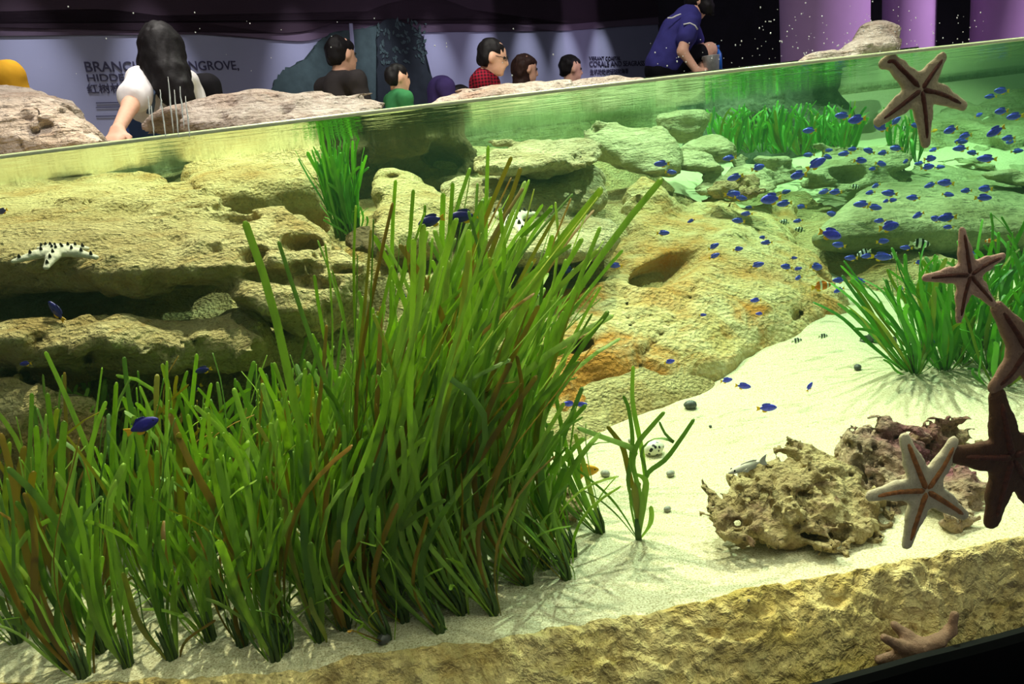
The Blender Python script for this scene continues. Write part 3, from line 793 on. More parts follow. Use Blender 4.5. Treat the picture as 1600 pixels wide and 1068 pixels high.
V[:, 2] += Wt * (0.010 * fbm(V * 18, 4, 3) + 0.006 * fbm(V * 60, 3, 8)) - Wt * 0.012 * np.clip(1 - worley(V * 30, 5) / 0.5, 0, 1)
n1 = len(pr); I = np.arange(len(cx) - 1)[:, None] * n1 + np.arange(n1 - 1)[None]
Fq = np.stack([I, I + 1, I + n1 + 1, I + n1], -1).reshape(-1, 4)[:, ::-1]
o = mesh_obj('rock_curb', V, Fq, M['rock_curb']); tag(o, 'long brown rock curb along the foot of the glass', 'rock curb')
# ------------------------------------------------------------------ seagrass
UP = np.array([0, 0, 1.0])
class Leaves:
    def __init__(s): s.v = []; s.f = []; s.h = []
    def blade(s, pts, w, hue, side=None, twist=0.6, r=rng, taper=0.0):
        """one leaf: a thin ribbon with a raised midrib and a rounded tip"""
        pts = [np.array(p, float) for p in pts]; pts.insert(-1, pts[-1] + (pts[-2] - pts[-1]) * min(0.9, w * 0.4 / (np.linalg.norm(pts[-2] - pts[-1]) + 1e-6))); m = len(pts); n0 = len(s.v)
        if side is None:
            a = r.uniform(0, math.pi); side = np.array([math.cos(a), math.sin(a) * 0.8, 0])
        tw = r.uniform(-twist, twist)
        for i, p in enumerate(pts):
            t = i / (m - 1)
            d = pts[min(i + 1, m - 1)] - pts[max(i - 1, 0)]; d /= np.linalg.norm(d) + 1e-9
            c, sn = math.cos(tw * t), math.sin(tw * t)
            sd = np.array([side[0] * c - side[1] * sn, side[0] * sn + side[1] * c, side[2]])
            sd = sd - d * (sd @ d); sd /= np.linalg.norm(sd) + 1e-9
            nn = np.cross(d, sd)
            ww = w * 0.5 * (0.34 + 0.66 * min(1, t * 2.6)) * (1 - taper * t) * (1 - 0.30 * max(0, t - 0.55) / 0.45)
            if i == m - 1: ww *= 0.5
            th = 0.0007
            s.v += [p - sd * ww, p + nn * th * 1.6, p + sd * ww, p - nn * th]
            s.h += [hue] * 4
        for i in range(m - 1):
            for k in range(4):
                a = n0 + i * 4
                s.f.append((a + k, a + (k + 1) % 4, a + 4 + (k + 1) % 4, a + 4 + k))
        s.f += [(n0 + 3, n0 + 2, n0 + 1, n0), tuple(n0 + (m - 1) * 4 + k for k in range(4))]
    def build(s, name, mat, parent, base):
        v = np.array(s.v) - np.array(base)
        o = mesh_obj(name, v, np.array(s.f), mat, parent)
        me = o.data; ev = np.empty(len(me.edges) * 2, np.int32); me.edges.foreach_get('vertices', ev); ev = ev.reshape(-1, 2)
        sh = (ev[:, 0] % 4 == ev[:, 1] % 4) & (ev[:, 0] % 2 == 0)
        sa = me.attributes.new('sharp_edge', 'BOOLEAN', 'EDGE'); sa.data.foreach_set('value', sh)
        at = o.data.attributes.new('hue', 'FLOAT', 'POINT'); at.data.foreach_set('value', np.array(s.h, dtype=np.float32))
        return o

def smooth_path(ctrl, n):
    """Catmull-Rom through the control points"""
    c = [np.array(p, float) for p in ctrl]; c = [2 * c[0] - c[1]] + c + [2 * c[-1] - c[-2]]
    out = []
    k = len(c) - 3
    for i in range(n):
        u = i / (n - 1) * k; j = min(int(u), k - 1); t = u - j
        a, b, d, e = c[j:j + 4]
        out.append(0.5 * ((2 * b) + (-a + d) * t + (2 * a - 5 * b + 4 * d - e) * t * t + (-a + 3 * b - 3 * d + e) * t ** 3))
    return out

def grow(base, L, l0, l1, r, spread, droop, n=11):
    """a leaf's spine: leaves the base towards l0, swings to l1, some tips bend over"""
    a = r.uniform(0, 2 * math.pi); q = spread * math.sqrt(r.random())
    out = np.array([math.cos(a) * q, math.sin(a) * q, 0])
    e1 = np.array([r.gauss(0.05, 0.19), r.gauss(0, 0.2), 0])
    bend = np.array([math.cos(a), math.sin(a), 0]) * droop * r.random() ** 2
    if r.random() < 0.25: bend = bend + np.array([r.gauss(0, 0.8), r.gauss(0, 0.4), -0.9 * r.random()]) * 0.7
    ph = r.uniform(0, 6.3); wa = r.uniform(0.02, 0.12)
    p = np.array(base, float) + out * 0.025; pts = [p]
    for i in range(n - 1):
        t = i / (n - 1)
        s = np.clip(t * 1.5, 0, 1); s = s * s * (3 - 2 * s)
        d = UP + (np.array(l0) + out) * (1 - s) + (np.array(l1) + out * 0.35 + e1) * s + bend * max(0, t - 0.55) * 3.0
        d = d + np.array([math.sin(ph + t * 5), math.cos(ph * 1.7 + t * 4), 0]) * wa
        d /= np.linalg.norm(d)
        p = p + d * (L / (n - 1)); pts.append(p)
    return pts

def tuft(base, L, n, seed, label, group, l0=(-0.45, 0.1, 0), l1=(0.08, 0, 0), spread=0.3, width=0.0112, droop=0.8, mat='leaf', seg=11, short=0.45, crown=True, hues=(0, 1), cat='seagrass'):
    r = random.Random(seed)
    e = empty('seagrass_plant', base, label, cat, group)
    lv = Leaves()
    for i in range(n):
        f = short + (1 - short) * r.random() ** 0.8
        pts = grow(base, L * f, l0, l1, r, spread, droop, seg)
        lv.blade(pts, width * r.uniform(0.7, 1.15), hues[0] + (hues[1] - hues[0]) * r.random(), r=r)
    for i in range(0 if not crown else n // 3):     # low outer leaves
        pts = grow(base, L * r.uniform(0.2, 0.42), np.array(l0) * 1.3 + [r.gauss(0, .4), r.gauss(0, .3), 0], [r.gauss(0, .7), r.gauss(0, .4), -0.2], r, spread * 2, droop, 8)
        lv.blade(pts, width * r.uniform(0.35, 0.7), hues[0] + (hues[1] - hues[0]) * r.random(), r=r)
    lv.build('leaves', M[mat], e, base)
    if crown:
        mb = MB()
        for k in range(5):
            a = k * 1.26 + seed; o = np.array([math.cos(a), math.sin(a), 0]) * 0.006
            mb.tube([o + [0, 0, -0.008], o * 1.1 + [0, 0, 0.02], o * 1.7 + np.array(l0) * 0.02 + [0, 0, 0.05]], [0.004, 0.0032, 0.0015], 6)
        mb.build('root_crown', M['sheath'], e)
    return e

ENV = [(-80, 590), (0, 590), (100, 570), (180, 545), (255, 520), (400, 520), (500, 500), (570, 440), (610, 340), (660, 275), (720, 240), (790, 245), (840, 265), (870, 330), (900, 430), (940, 560), (1000, 620)]
def top_y(px): return float(np.interp(px, [e[0] for e in ENV], [e[1] for e in ENV]))
def to_px(p):
    v = np.array(p) - CAM; w = v @ CF
    return 800 + F_PX * (v @ CR) / w, 534 - F_PX * (v @ CU) / w

front = [(30, 1005), (105, 1045), (132, 1058), (62, 985), (270, 1030), (330, 1000), (432, 1032), (448, 1018), (540, 985), (604, 1000), (632, 972), (688, 990), (722, 962), (742, 932), (822, 915), (884, 882), (895, 868), (738, 905),
         (500, 1000), (380, 1010), (200, 1040), (160, 1020)]
back = [(650, 690), (690, 715), (720, 690), (760, 720), (790, 700), (820, 735), (740, 745), (850, 760)]
r_ = random.Random(5)
poly_rows = [(955, 0, 820), (915, 0, 850), (880, -40, 870), (845, -40, 860), (810, -60, 850), (775, -60, 850), (742, 80, 840), (710, 330, 850), (680, 480, 850), (655, 560, 840)]
for y, xa, xb in poly_rows:
    step = 64 - (955 - y) * 0.03
    x = xa + r_.uniform(0, step)
    while x < xb:
        back.append((x + r_.uniform(-16, 16), y + r_.uniform(-14, 14))); x += step * r_.uniform(0.8, 1.2)
G_BED = 'seagrass plants of the big bed'
k = 0
for i, (px, py) in enumerate(front + back):
    b = ground(px, py); b[2] = sand_at(b[0], b[1])
    if ROCK_TOP(b[0], b[1]) > b[2] + 0.02: continue
    isf = i < len(front)
    # the leaves lean left near the ground, so they end left of their base
    best = 0.3
    ty = top_y(px - (110 if px > 500 else 20) + (0 if isf else 40)) + (50 if isf else 0) + r_.uniform(-10, 70)
    zt = P(px, ty, b[1])[2]
    right = px > 560
    L = min(max((zt - b[2]) * (1.12 if right else 1.0), 0.16), 0.74)
    tuft(b, L, 13 if right else 11, 100 + i, 'dark green ribbon-leaved seagrass plant in the big bed at left', G_BED,
         l0=(-0.50 if right else -0.22, 0.15, 0), l1=(0.42 if right else 0.16, 0.0, 0), spread=0.34, droop=0.8, short=0.30)
    k += 1
print('bed plants', k)
for i, (px, py, L, lab) in enumerate([(938, 832, 0.30, 'sparse seagrass plant at the right tip of the big bed, next to the lone plant'), (885, 905, 0.20, 'low dark seagrass plant bent leftwards at the bed front corner')]):
    b = ground(px, py); b[2] = sand_at(b[0], b[1])
    tuft(b, L, 9, 300 + i, lab, None, l0=(-0.5, 0.1, 0), l1=(-0.1 if i == 0 else -0.6, 0.05, 0), spread=0.4, width=0.009, droop=0.9, short=0.6)

# the lone plant: every leaf a part
b0 = ground(998, 845); b0[2] = sand_at(b0[0], b0[1])
e = empty('seagrass_plant', b0, 'small lone seagrass plant on bare white sand, casting its shadow towards the glass', 'seagrass')
BL = [([(480, 700), (452, 575), (462, 505), (300, 440), (150, 385)], 0.0125, 0.35, 0.02), ([(500, 760), (460, 600), (482, 480), (560, 380), (635, 295)], 0.009, 0.3, -0.01),
      ([(520, 800), (535, 640), (505, 520), (560, 452), (640, 446), (688, 466), (640, 420), (605, 350)], 0.008, 0.1, 0.0), ([(470, 850), (432, 690), (448, 560), (456, 430), (435, 280), (405, 205)], 0.008, 0.15, 0.03),
      ([(480, 800), (440, 650), (405, 500), (360, 430), (315, 375)], 0.010, 0.95, 0.04), ([(530, 760), (510, 520), (470, 320), (455, 200), (460, 40)], 0.009, 0.6, 0.03),
      ([(550, 930), (563, 870), (558, 820)], 0.010, 0.75, -0.02), ([(525, 760), (540, 640), (640, 560), (730, 440), (800, 335)], 0.0085, 0.1, 0.01),
      ([(400, 860), (300, 740), (130, 600), (10, 500)], 0.005, 0.05, 0.02), ([(380, 880), (280, 790), (190, 735)], 0.003, 0.1, 0.0),
      ([(470, 930), (445, 800), (440, 700)], 0.004, 0.2, 0.02), ([(505, 900), (520, 780), (530, 680), (480, 640)], 0.012, 0.4, -0.01), ([(490, 880), (478, 780), (470, 720), (500, 690)], 0.013, 0.85, 0.0)]
for j, (pl, wd, hue, dy) in enumerate(BL):
    lv = Leaves()
    ctrl = [b0 + np.array([0, 0, -0.004])] + [P(860 + x / 3.56, 560 + y / 3.56, b0[1] + dy * (i + 1) / len(pl)) for i, (x, y) in enumerate(pl)]
    lv.blade(smooth_path(ctrl, 18), wd, hue, side=CR + np.array([0, random.Random(j).uniform(-.6, .6), 0]), twist=0.3)
    lv.build('leaf', M['leaf'], e, b0)
mb = MB(); mb.tube([(0, 0, -0.01), (0, 0, 0.02), (-0.001, 0, 0.04)], [0.006, 0.006, 0.003], 8)
mb.build('root_crown', M['sheath'], e)

# the upright tuft behind the holed slab
for i, (px, py, Y) in enumerate([(535, 372, 2.24), (552, 376, 2.22), (545, 366, 2.30), (560, 368, 2.28), (528, 368, 2.3)]):
    b = P(px, py, Y)
    tuft(b, 0.30, 17, 400 + i, 'upright dark green seagrass tuft beside the squared limestone block, reflected in the surface', 'upright seagrass tuft', l0=(-0.05, 0, 0), l1=(0.0, 0, 0), spread=0.16, width=0.010, droop=0.25, short=0.6, mat='leaf_far', hues=(0, 0.6))

# the clump on the right
RC = [(1426, 583, -0.75, 0.34), (1476, 577, -0.35, 0.30), (1500, 566, 0.1, 0.30), (1548, 578, -0.1, 0.30), (1592, 566, 0.2, 0.34), (1562, 604, 0.2, 0.22), (1440, 560, -0.55, 0.34), (1530, 545, 0.0, 0.34), (1585, 530, 0.0, 0.38), (1480, 545, -0.3, 0.30), (1640, 560, 0.2, 0.36), (1620, 520, 0.1, 0.4)]
for i, (px, py, lx, L) in enumerate(RC):
    b = ground(px, py); b[2] = sand_at(b[0], b[1])
    tuft(b, L, 22, 500 + i, 'bright green seagrass plant in the clump on the sand at right', 'seagrass plants of the right-hand clump', l0=(lx * 0.5, 0, 0), l1=(lx * 0.9, -0.05, 0), spread=0.75, width=0.0125, droop=1.5, short=0.5, mat='leaf_far')

# far seagrass
r2 = random.Random(9)
FC = [(1125 + 21 * i + r2.uniform(-6, 6), 238 + r2.uniform(-5, 2) - i * 0.6, 4.15 + r2.uniform(-.1, .2)) for i in range(11)] + [(1140 + 34 * i, 226 - i, 4.5) for i in range(6)]
for i, (px, py, Y) in enumerate(FC):
    b = P(px, py, Y); b[2] -= 0.02
    tuft(b, 0.27, 16, 600 + i, 'far green seagrass plant growing behind the layered ledge', 'far seagrass behind the ledge', l0=(-0.1, 0, 0), l1=(0.0, -0.1, 0), spread=0.9, width=0.016, droop=1.8, short=0.5, mat='leaf_far', seg=9, crown=False)
for i, (px, py, Y) in enumerate([(1408, 248, 3.9), (1432, 244, 3.95), (1420, 230, 4.1), (1395, 225, 4.2)]):
    b = P(px, py, Y); b[2] -= 0.03
    tuft(b, 0.26, 9, 650 + i, 'small far seagrass plant below the uppermost starfish', 'far seagrass below the top starfish', l0=(0, 0, 0), l1=(0, 0, 0), spread=0.4, width=0.014, droop=1.0, short=0.5, mat='leaf_far', seg=9, crown=False)
# ------------------------------------------------------------------ starfish
def star_mat(name, col, dark):
    t = NT(name); co = t.obj()
    n = t.noise(300, 3, 0.7, co); b = t.noise(40, 4, 0.6, co)
    c = t.ramp(b, [(0.3, tuple(x * 0.72 for x in col)), (0.7, col)])
    c = t.mix(t.ramp(n, [(0.3, 0.5), (0.45, 0)]), c, dark)
    return t.done(t.bsdf(color=c, rough=0.75, spec=0.25, normal=t.bump(n, 0.8, 0.002)))
M['star_grey'] = star_mat('beige_starfish_skin', srgb(178, 164, 130), srgb(96, 80, 60))
M['star_pink'] = star_mat('pinkish_starfish_skin', srgb(182, 146, 128), srgb(104, 70, 60))
M['star_brown'] = star_mat('brown_starfish_skin', srgb(140, 108, 88), srgb(70, 46, 38))
M['star_dark'] = star_mat('dark_brown_starfish_skin', srgb(84, 54, 34), srgb(30, 18, 12))
M['star_pale'] = star_mat('pale_starfish_skin', srgb(204, 192, 164), srgb(140, 120, 94))
M['star_white'] = star_mat('white_starfish_skin', srgb(232, 226, 210), srgb(170, 160, 140))
M['groove'] = plain('brown_tube_feet', srgb(74, 34, 20), 0.7, 0.3, 0.4, 160, bump=0.6)
M['groove_pale'] = plain('rust_tube_feet', srgb(138, 86, 44), 0.7, 0.3, 0.4, 160, bump=0.6)
M['horn'] = plain('dark_horn', srgb(38, 32, 30), 0.6)

def starfish(label, c, arms, n, mat, groove=None, r0=0.30, r1=0.10, flat=0.55, horns=False, h=0.0024, standing=False):
    """arms: list of 3-D point lists from the centre out; n: the axis from mouth side to back"""
    c = np.array(c, float); n = np.array(n, float) / np.linalg.norm(n)
    segs = []
    Ls = [sum(np.linalg.norm(np.array(b) - np.array(a)) for a, b in zip([c] + list(ar[:-1]), ar)) for ar in arms]
    Lm = float(np.mean(Ls))
    for ar, L in zip(arms, Ls):
        pts = [c] + [np.array(p, float) for p in ar]; s = 0
        for a, b in zip(pts[:-1], pts[1:]):
            s1 = s + np.linalg.norm(b - a)
            segs.append((a, b, Lm * (r0 + (r1 - r0) * (s / L) ** 0.75), Lm * (r0 + (r1 - r0) * (s1 / L) ** 0.75))); s = s1
    def squash(p): return p + n * ((p - c) @ n)[..., None] * (1 / flat - 1) if not standing else p
    fs = [cone_sdf(squash(a) if not standing else a, squash(b) if not standing else b, ra, rb) for a, b, ra, rb in segs]
    def f(q):
        qq = squash(q); d = fs[0](qq)
        for g in fs[1:]: d = smin(d, g(qq), Lm * 0.10)
        if not standing:      # flat mouth side, keeled back
            d = np.maximum(d, -((q - c) @ n) - Lm * 0.06)
        return d + 0.0008 * vnoise(q * 220, 3)
    A = np.array([s[0] for s in segs] + [s[1] for s in segs]); mg = Lm * r0 + 0.01
    V, F = surface(f, A.min(0) - mg, A.max(0) + mg, h)
    e = empty('starfish', c, label, 'starfish')
    mesh_obj('body', V - c, F, M[mat], e)
    if groove:
        for ar, L in zip(arms, Ls):
            mb = MB(); pts = [c] + [np.array(p, float) for p in ar]
            dense = smooth_path(pts, 12); dense = [c + (dense[1] - c) * 0.4] + dense[1:-1]
            m = len(dense)
            rad = [Lm * (0.055 * (1 - 0.35 * i / m) if 0 < i < m - 1 else 0.02) for i in range(m)]
            mb.tube([p - n * Lm * 0.052 - c for p in dense], rad, 8)
            mb.build('groove', M[groove], e)
    if horns:
        for ai, (ar, L) in enumerate(zip(arms, Ls)):
            pts = smooth_path([c] + [np.array(p, float) for p in ar], 9)
            for i in (1, 3, 5, 7):
                p = pts[i]; rr = Lm * (r0 + (r1 - r0) * (i / 8) ** 0.75) * flat
                mb = MB(); mb.tube([p + n * rr * 0.75 - c, p + n * (rr + Lm * 0.05) - c, p + n * (rr + Lm * 0.11) - c], [Lm * 0.055, Lm * 0.04, Lm * 0.008], 8)
                mb.build('horn', M['horn'], e)
    return e

def glass_star(label, cpx, tips, mat, groove, **kw):
    off = 0.012
    c = on_glass(*cpx, off); x = c[0]
    n = np.array([-(0.08 + 0.24 * x), 1, 0]); n /= np.linalg.norm(n)
    arms = [[on_glass(*q, off) for q in t] for t in tips]
    return starfish(label, c, arms, n, mat, groove, **kw)

glass_star('beige starfish on the glass just under the waterline, one arm tip curled', (1437, 140), [[(1405, 108), (1392, 96), (1380, 100)], [(1456, 112), (1472, 90)], [(1470, 148), (1504, 165)], [(1443, 180), (1446, 224)], [(1405, 165), (1372, 190)]], 'star_grey', 'groove', r0=0.27, r1=0.11)
glass_star('pinkish grey starfish on the glass in front of the right-hand seagrass clump', (1513, 429), [[(1508, 395), (1503, 360)], [(1540, 412), (1566, 400)], [(1530, 450), (1551, 474)], [(1504, 462), (1498, 499)], [(1480, 430), (1446, 434)]], 'star_pink', 'groove', r0=0.26, r1=0.09)
glass_star('brown starfish cut off by the right edge, touching the dark starfish below it', (1600, 545), [[(1580, 512), (1559, 482)], [(1576, 580), (1554, 604)], [(1640, 500), (1660, 475)], [(1650, 560), (1690, 560)], [(1620, 595), (1632, 640)]], 'star_brown', 'groove', r0=0.26, r1=0.12)
glass_star('very dark brown starfish on the glass, above the right end of the curb', (1576, 712), [[(1566, 665), (1558, 620)], [(1535, 712), (1496, 710)], [(1560, 770), (1550, 812)], [(1620, 690), (1665, 670)], [(1610, 765), (1640, 800)]], 'star_dark', 'groove', r0=0.27, r1=0.13)
glass_star('pale starfish with rust brown grooves on the glass in front of the coral rubble', (1444, 764), [[(1427, 722), (1413, 685)], [(1470, 726), (1489, 690)], [(1478, 785), (1505, 804)], [(1430, 805), (1417, 849)], [(1400, 766), (1361, 774)]], 'star_pale', 'groove_pale', r0=0.26, r1=0.10)
def rock_hit(px, py):
    from mathutils.bvhtree import BVHTree
    d = Vector(ray(px, py)).normalized()
    loc, nor, idx, dist = BVH.ray_cast(Vector(CAM), d)
    return (np.array(loc), np.array(nor)) if loc is not None else (None, None)
from mathutils.bvhtree import BVHTree
_v = []; _f = []
for o in list(bpy.data.objects):
    if o.type == 'MESH' and (o.name.split('.')[0] in ('limestone_slab', 'limestone_boulder', 'limestone_block', 'capping_stone', 'stacked_stone', 'cave_rock', 'slope_rock', 'sloping_rock', 'pale_boulder', 'upright_stone', 'low_stone', 'layered_ledge', 'coral_boulder', 'terrace_rock', 'terrace_slab', 'far_slope_rock', 'submerged_rock', 'coral_rubble', 'rubble_stone', 'rock_bed', 'sand_bed', 'rock_curb')):
        n = len(_v); L = o.location
        _v += [(v.co + L)[:] for v in o.data.vertices]
        _f += [tuple(i + n for i in p.vertices) for p in o.data.polygons]
BVH = BVHTree.FromPolygons(_v, _f)
def curb_pt(px, py, lift):
    q, _ = rock_hit(px, py); return P(px, py, q[1] - lift)
starfish('grey starfish standing on the curb with its arms curled up, above the black frame', curb_pt(1436, 1012, 0.014),
         [[curb_pt(1408, 1010, 0.016), curb_pt(1382, 996, 0.024)], [curb_pt(1418, 994, 0.012), curb_pt(1398, 976, 0.014)], [curb_pt(1465, 1002, 0.016), curb_pt(1485, 985, 0.022), curb_pt(1492, 960, 0.028)], [curb_pt(1404, 1024, 0.008), curb_pt(1372, 1030, 0.006)], [curb_pt(1455, 1018, 0.008), curb_pt(1478, 1016, 0.006)]],
         (0, -0.3, 1), 'star_brown', None, r0=0.22, r1=0.10, standing=True)


def rock_star(label, cpx, tips, h=0.0022, **kw):
    c, n = rock_hit(*cpx); n = n * 0.5 + np.array([0, -0.25, 1.0]); n /= np.linalg.norm(n)
    c = c + n * 0.008
    arms = []
    for t in tips:
        d = ray(*t); s = ((c - CAM) @ n) / (d @ n); tip = CAM + d * s
        q = tip - c; L = np.linalg.norm(q)
        if L > 0.16: tip = c + q / L * 0.16
        arms.append([c + (tip - c) * 0.5 + n * 0.004, tip])
    return starfish(label, c, arms, n, 'star_white', None, horns=True, h=h, **kw)
rock_star('white horned starfish with dark knobs lying on the broad golden slab', (92, 398), [(22, 408), (72, 418), (150, 402), (135, 388), (62, 388)], r0=0.28, r1=0.09, flat=0.7)
rock_star('white spotted starfish on the two-step stone behind the seagrass tips', (800, 345), [(770, 334), (786, 372), (820, 366), (832, 334), (800, 328)], r0=0.26, r1=0.11, flat=0.6)

# ------------------------------------------------------------------ fish
M['fish_blue'] = plain('blue_fish_skin', srgb(72, 72, 236), 0.35, 0.5, 0.25, 8)
M['fish_navy'] = plain('dark_blue_fish_skin', srgb(44, 38, 140), 0.4, 0.5, 0.25, 8)
M['fish_yellow'] = plain('yellow_fin', srgb(240, 186, 20), 0.45, 0.4)
M['fish_gold'] = plain('golden_fish_skin', srgb(238, 168, 30), 0.45, 0.4)
M['fish_orange'] = plain('orange_fish_skin', srgb(226, 120, 20), 0.45, 0.4)
M['fish_pale'] = plain('pale_fish_skin', srgb(206, 206, 180), 0.5, 0.4)
M['eye'] = plain('fish_eye', (0.005, 0.005, 0.006), 0.15, 0.6)
def band_mat(name, a, b, stops):
    t = NT(name); sep = t.n('SeparateXYZ'); t.link(t.obj(), sep.inputs[0])
    x = t.math('ADD', sep.outputs['X'], 0.5)
    st = []
    for i, p in enumerate(stops): st.append((p, a if i % 2 == 0 else b))
    return t.done(t.bsdf(color=t.ramp(x, st, 'CONSTANT'), rough=0.4, spec=0.4))
M['fish_humbug'] = band_mat('black_and_white_banded_skin', srgb(232, 236, 230), srgb(14, 14, 18), [0.0, 0.30, 0.42, 0.56, 0.68, 0.82, 0.92])
M['fish_clown'] = band_mat('orange_and_white_banded_skin', srgb(226, 120, 20), srgb(240, 240, 230), [0.0, 0.42, 0.52, 0.76, 0.84])

def fish_body(prof, nr=10):
    v = []; f = []
    for x, hh, w, zc in prof:
        for k in range(nr):
            a = 2 * math.pi * k / nr
            v.append((x, w * math.cos(a), zc + hh * math.sin(a)))
    m = len(prof)
    f = [(i * nr + k, i * nr + (k + 1) % nr, (i + 1) * nr + (k + 1) % nr, (i + 1) * nr + k) for i in range(m - 1) for k in range(nr)]
    f += [tuple(range(nr))[::-1], tuple((m - 1) * nr + k for k in range(nr))]
    mb = MB(); mb.add(v, f); return mb
def fin(outline, th=0.010):
    """a thin fin from its outline in the x-z plane"""
    n = len(outline); mb = MB()
    v = [(x, -th, z) for x, z in outline] + [(x, th, z) for x, z in outline]
    mb.add(v, [tuple(range(n))[::-1], tuple(range(n, 2 * n))] + [(i, (i + 1) % n, n + (i + 1) % n, n + i) for i in range(n)])
    return mb
DAMSEL = [(0.49, 0.02, 0.012, 0), (0.46, 0.06, 0.035, 0), (0.38, 0.12, 0.062, 0.005), (0.25, 0.17, 0.082, 0.008), (0.08, 0.195, 0.085, 0.008), (-0.08, 0.17, 0.07, 0.006), (-0.20, 0.11, 0.045, 0.003), (-0.28, 0.062, 0.024, 0), (-0.33, 0.05, 0.014, 0)]
def make_fish(label, cat, group, body, tail, finm, prof=DAMSEL, deep=1.0):
    e = empty('fish', (0, 0, 0), label, cat, group)
    bd = fish_body([(x, a * deep, b, c) for x, a, b, c in prof]).build('body', M[body], e)
    d = deep
    fin([(-0.30, -0.045 * d), (-0.30, 0.045 * d), (-0.38, 0.09), (-0.50, 0.13), (-0.46, 0.0), (-0.50, -0.13), (-0.38, -0.09)]).build('tail_fin', M[tail], e, False)
    fin([(0.22, 0.16 * d), (0.15, 0.235 * d), (0.0, 0.25 * d), (-0.15, 0.24 * d), (-0.25, 0.17 * d), (-0.20, 0.10 * d), (0.05, 0.16 * d)], 0.008).build('dorsal_fin', M[finm], e, False)
    fin([(0.02, -0.17 * d), (-0.06, -0.235 * d), (-0.18, -0.22 * d), (-0.24, -0.15 * d), (-0.18, -0.09 * d)], 0.008).build('anal_fin', M[tail], e, False)
    for s in (-1, 1):
        mb = MB(); mb.ball((0.37, s * 0.056, 0.035), (0.026, 0.012, 0.026), 8, 6); mb.build('eye', M['eye'], bd)
        mb = fin([(0.20, -0.02), (0.10, 0.02), (0.04, -0.03), (0.10, -0.07)], 0.006)
        mb.v = [(x, y + s * (0.085 + (0.20 - x) * 0.25), z) for x, y, z in mb.v]
        mb.build('pectoral_fin', M[finm], e, False)
    return e
def copy_tree(o):
    c = o.copy(); COL.objects.link(c)
    for ch in list(o.children):
        k = ch.copy(); COL.objects.link(k); k.parent = c
        for g in list(ch.children):
            d = g.copy(); COL.objects.link(d); d.parent = k
    return c
L_SCHOOL = 'small bright blue fish with a yellow tail, one of the loose school at right'
proto = {'b': make_fish(L_SCHOOL, 'fish', 'blue fish of the school', 'fish_blue', 'fish_yellow', 'fish_blue'),
         'n': make_fish('', 'fish', None, 'fish_navy', 'fish_yellow', 'fish_navy'),
         'h': make_fish('', 'fish', None, 'fish_humbug', 'fish_pale', 'fish_humbug', deep=1.12),
         'c': make_fish('', 'fish', None, 'fish_clown', 'fish_yellow', 'fish_clown'),
         'y': make_fish('', 'fish', None, 'fish_gold', 'fish_gold', 'fish_gold', deep=1.0),
         'p': make_fish('', 'fish', None, 'fish_pale', 'fish_pale', 'fish_pale', deep=0.45)}
used = set()
fr_ = random.Random(21)
def put_fish(kind, px, py, size=19, face=0, label=None, yaw=None, pitch=None, reach=None, group=None, length=None):
    hitp, _ = rock_hit(px, py)
    maxY = (hitp[1] if hitp is not None else 6.0) * 0.95 - 0.06
    size = size * 1.32
    real = length or fr_.uniform(0.052, 0.066)
    Y = min(real * F_PX / size, maxY)
    Y = max(Y, glass_y((px - 800) / F_PX * 1.0) + 0.06)
    if reach: Y = min(max(reach, 0.97), maxY) if hitp is not None else reach
    p = P(px, py, Y); L = size * ((p - CAM) @ CF) / F_PX
    if p[2] > -0.03: p[2] = -0.03
    o = proto[kind] if kind not in used else copy_tree(proto[kind])
    used.add(kind)
    o.location = p; o.scale = (L, L, L)
    if face == 0: face = fr_.choice((-1, 1, -1))
    a = fr_.gauss(0, 0.22) if yaw is None else yaw
    b = fr_.gauss(0, 0.16) if pitch is None else pitch
    o.rotation_euler = (0, -b if face > 0 else -b, (0 if face > 0 else math.pi) + a)
    if label: o['label'] = label
    if group: o['group'] = group
    elif label and 'group' in o: del o['group']
    return o
L_FAR = 'tiny blue fish with a yellow tail, far off in front of the back rocks'
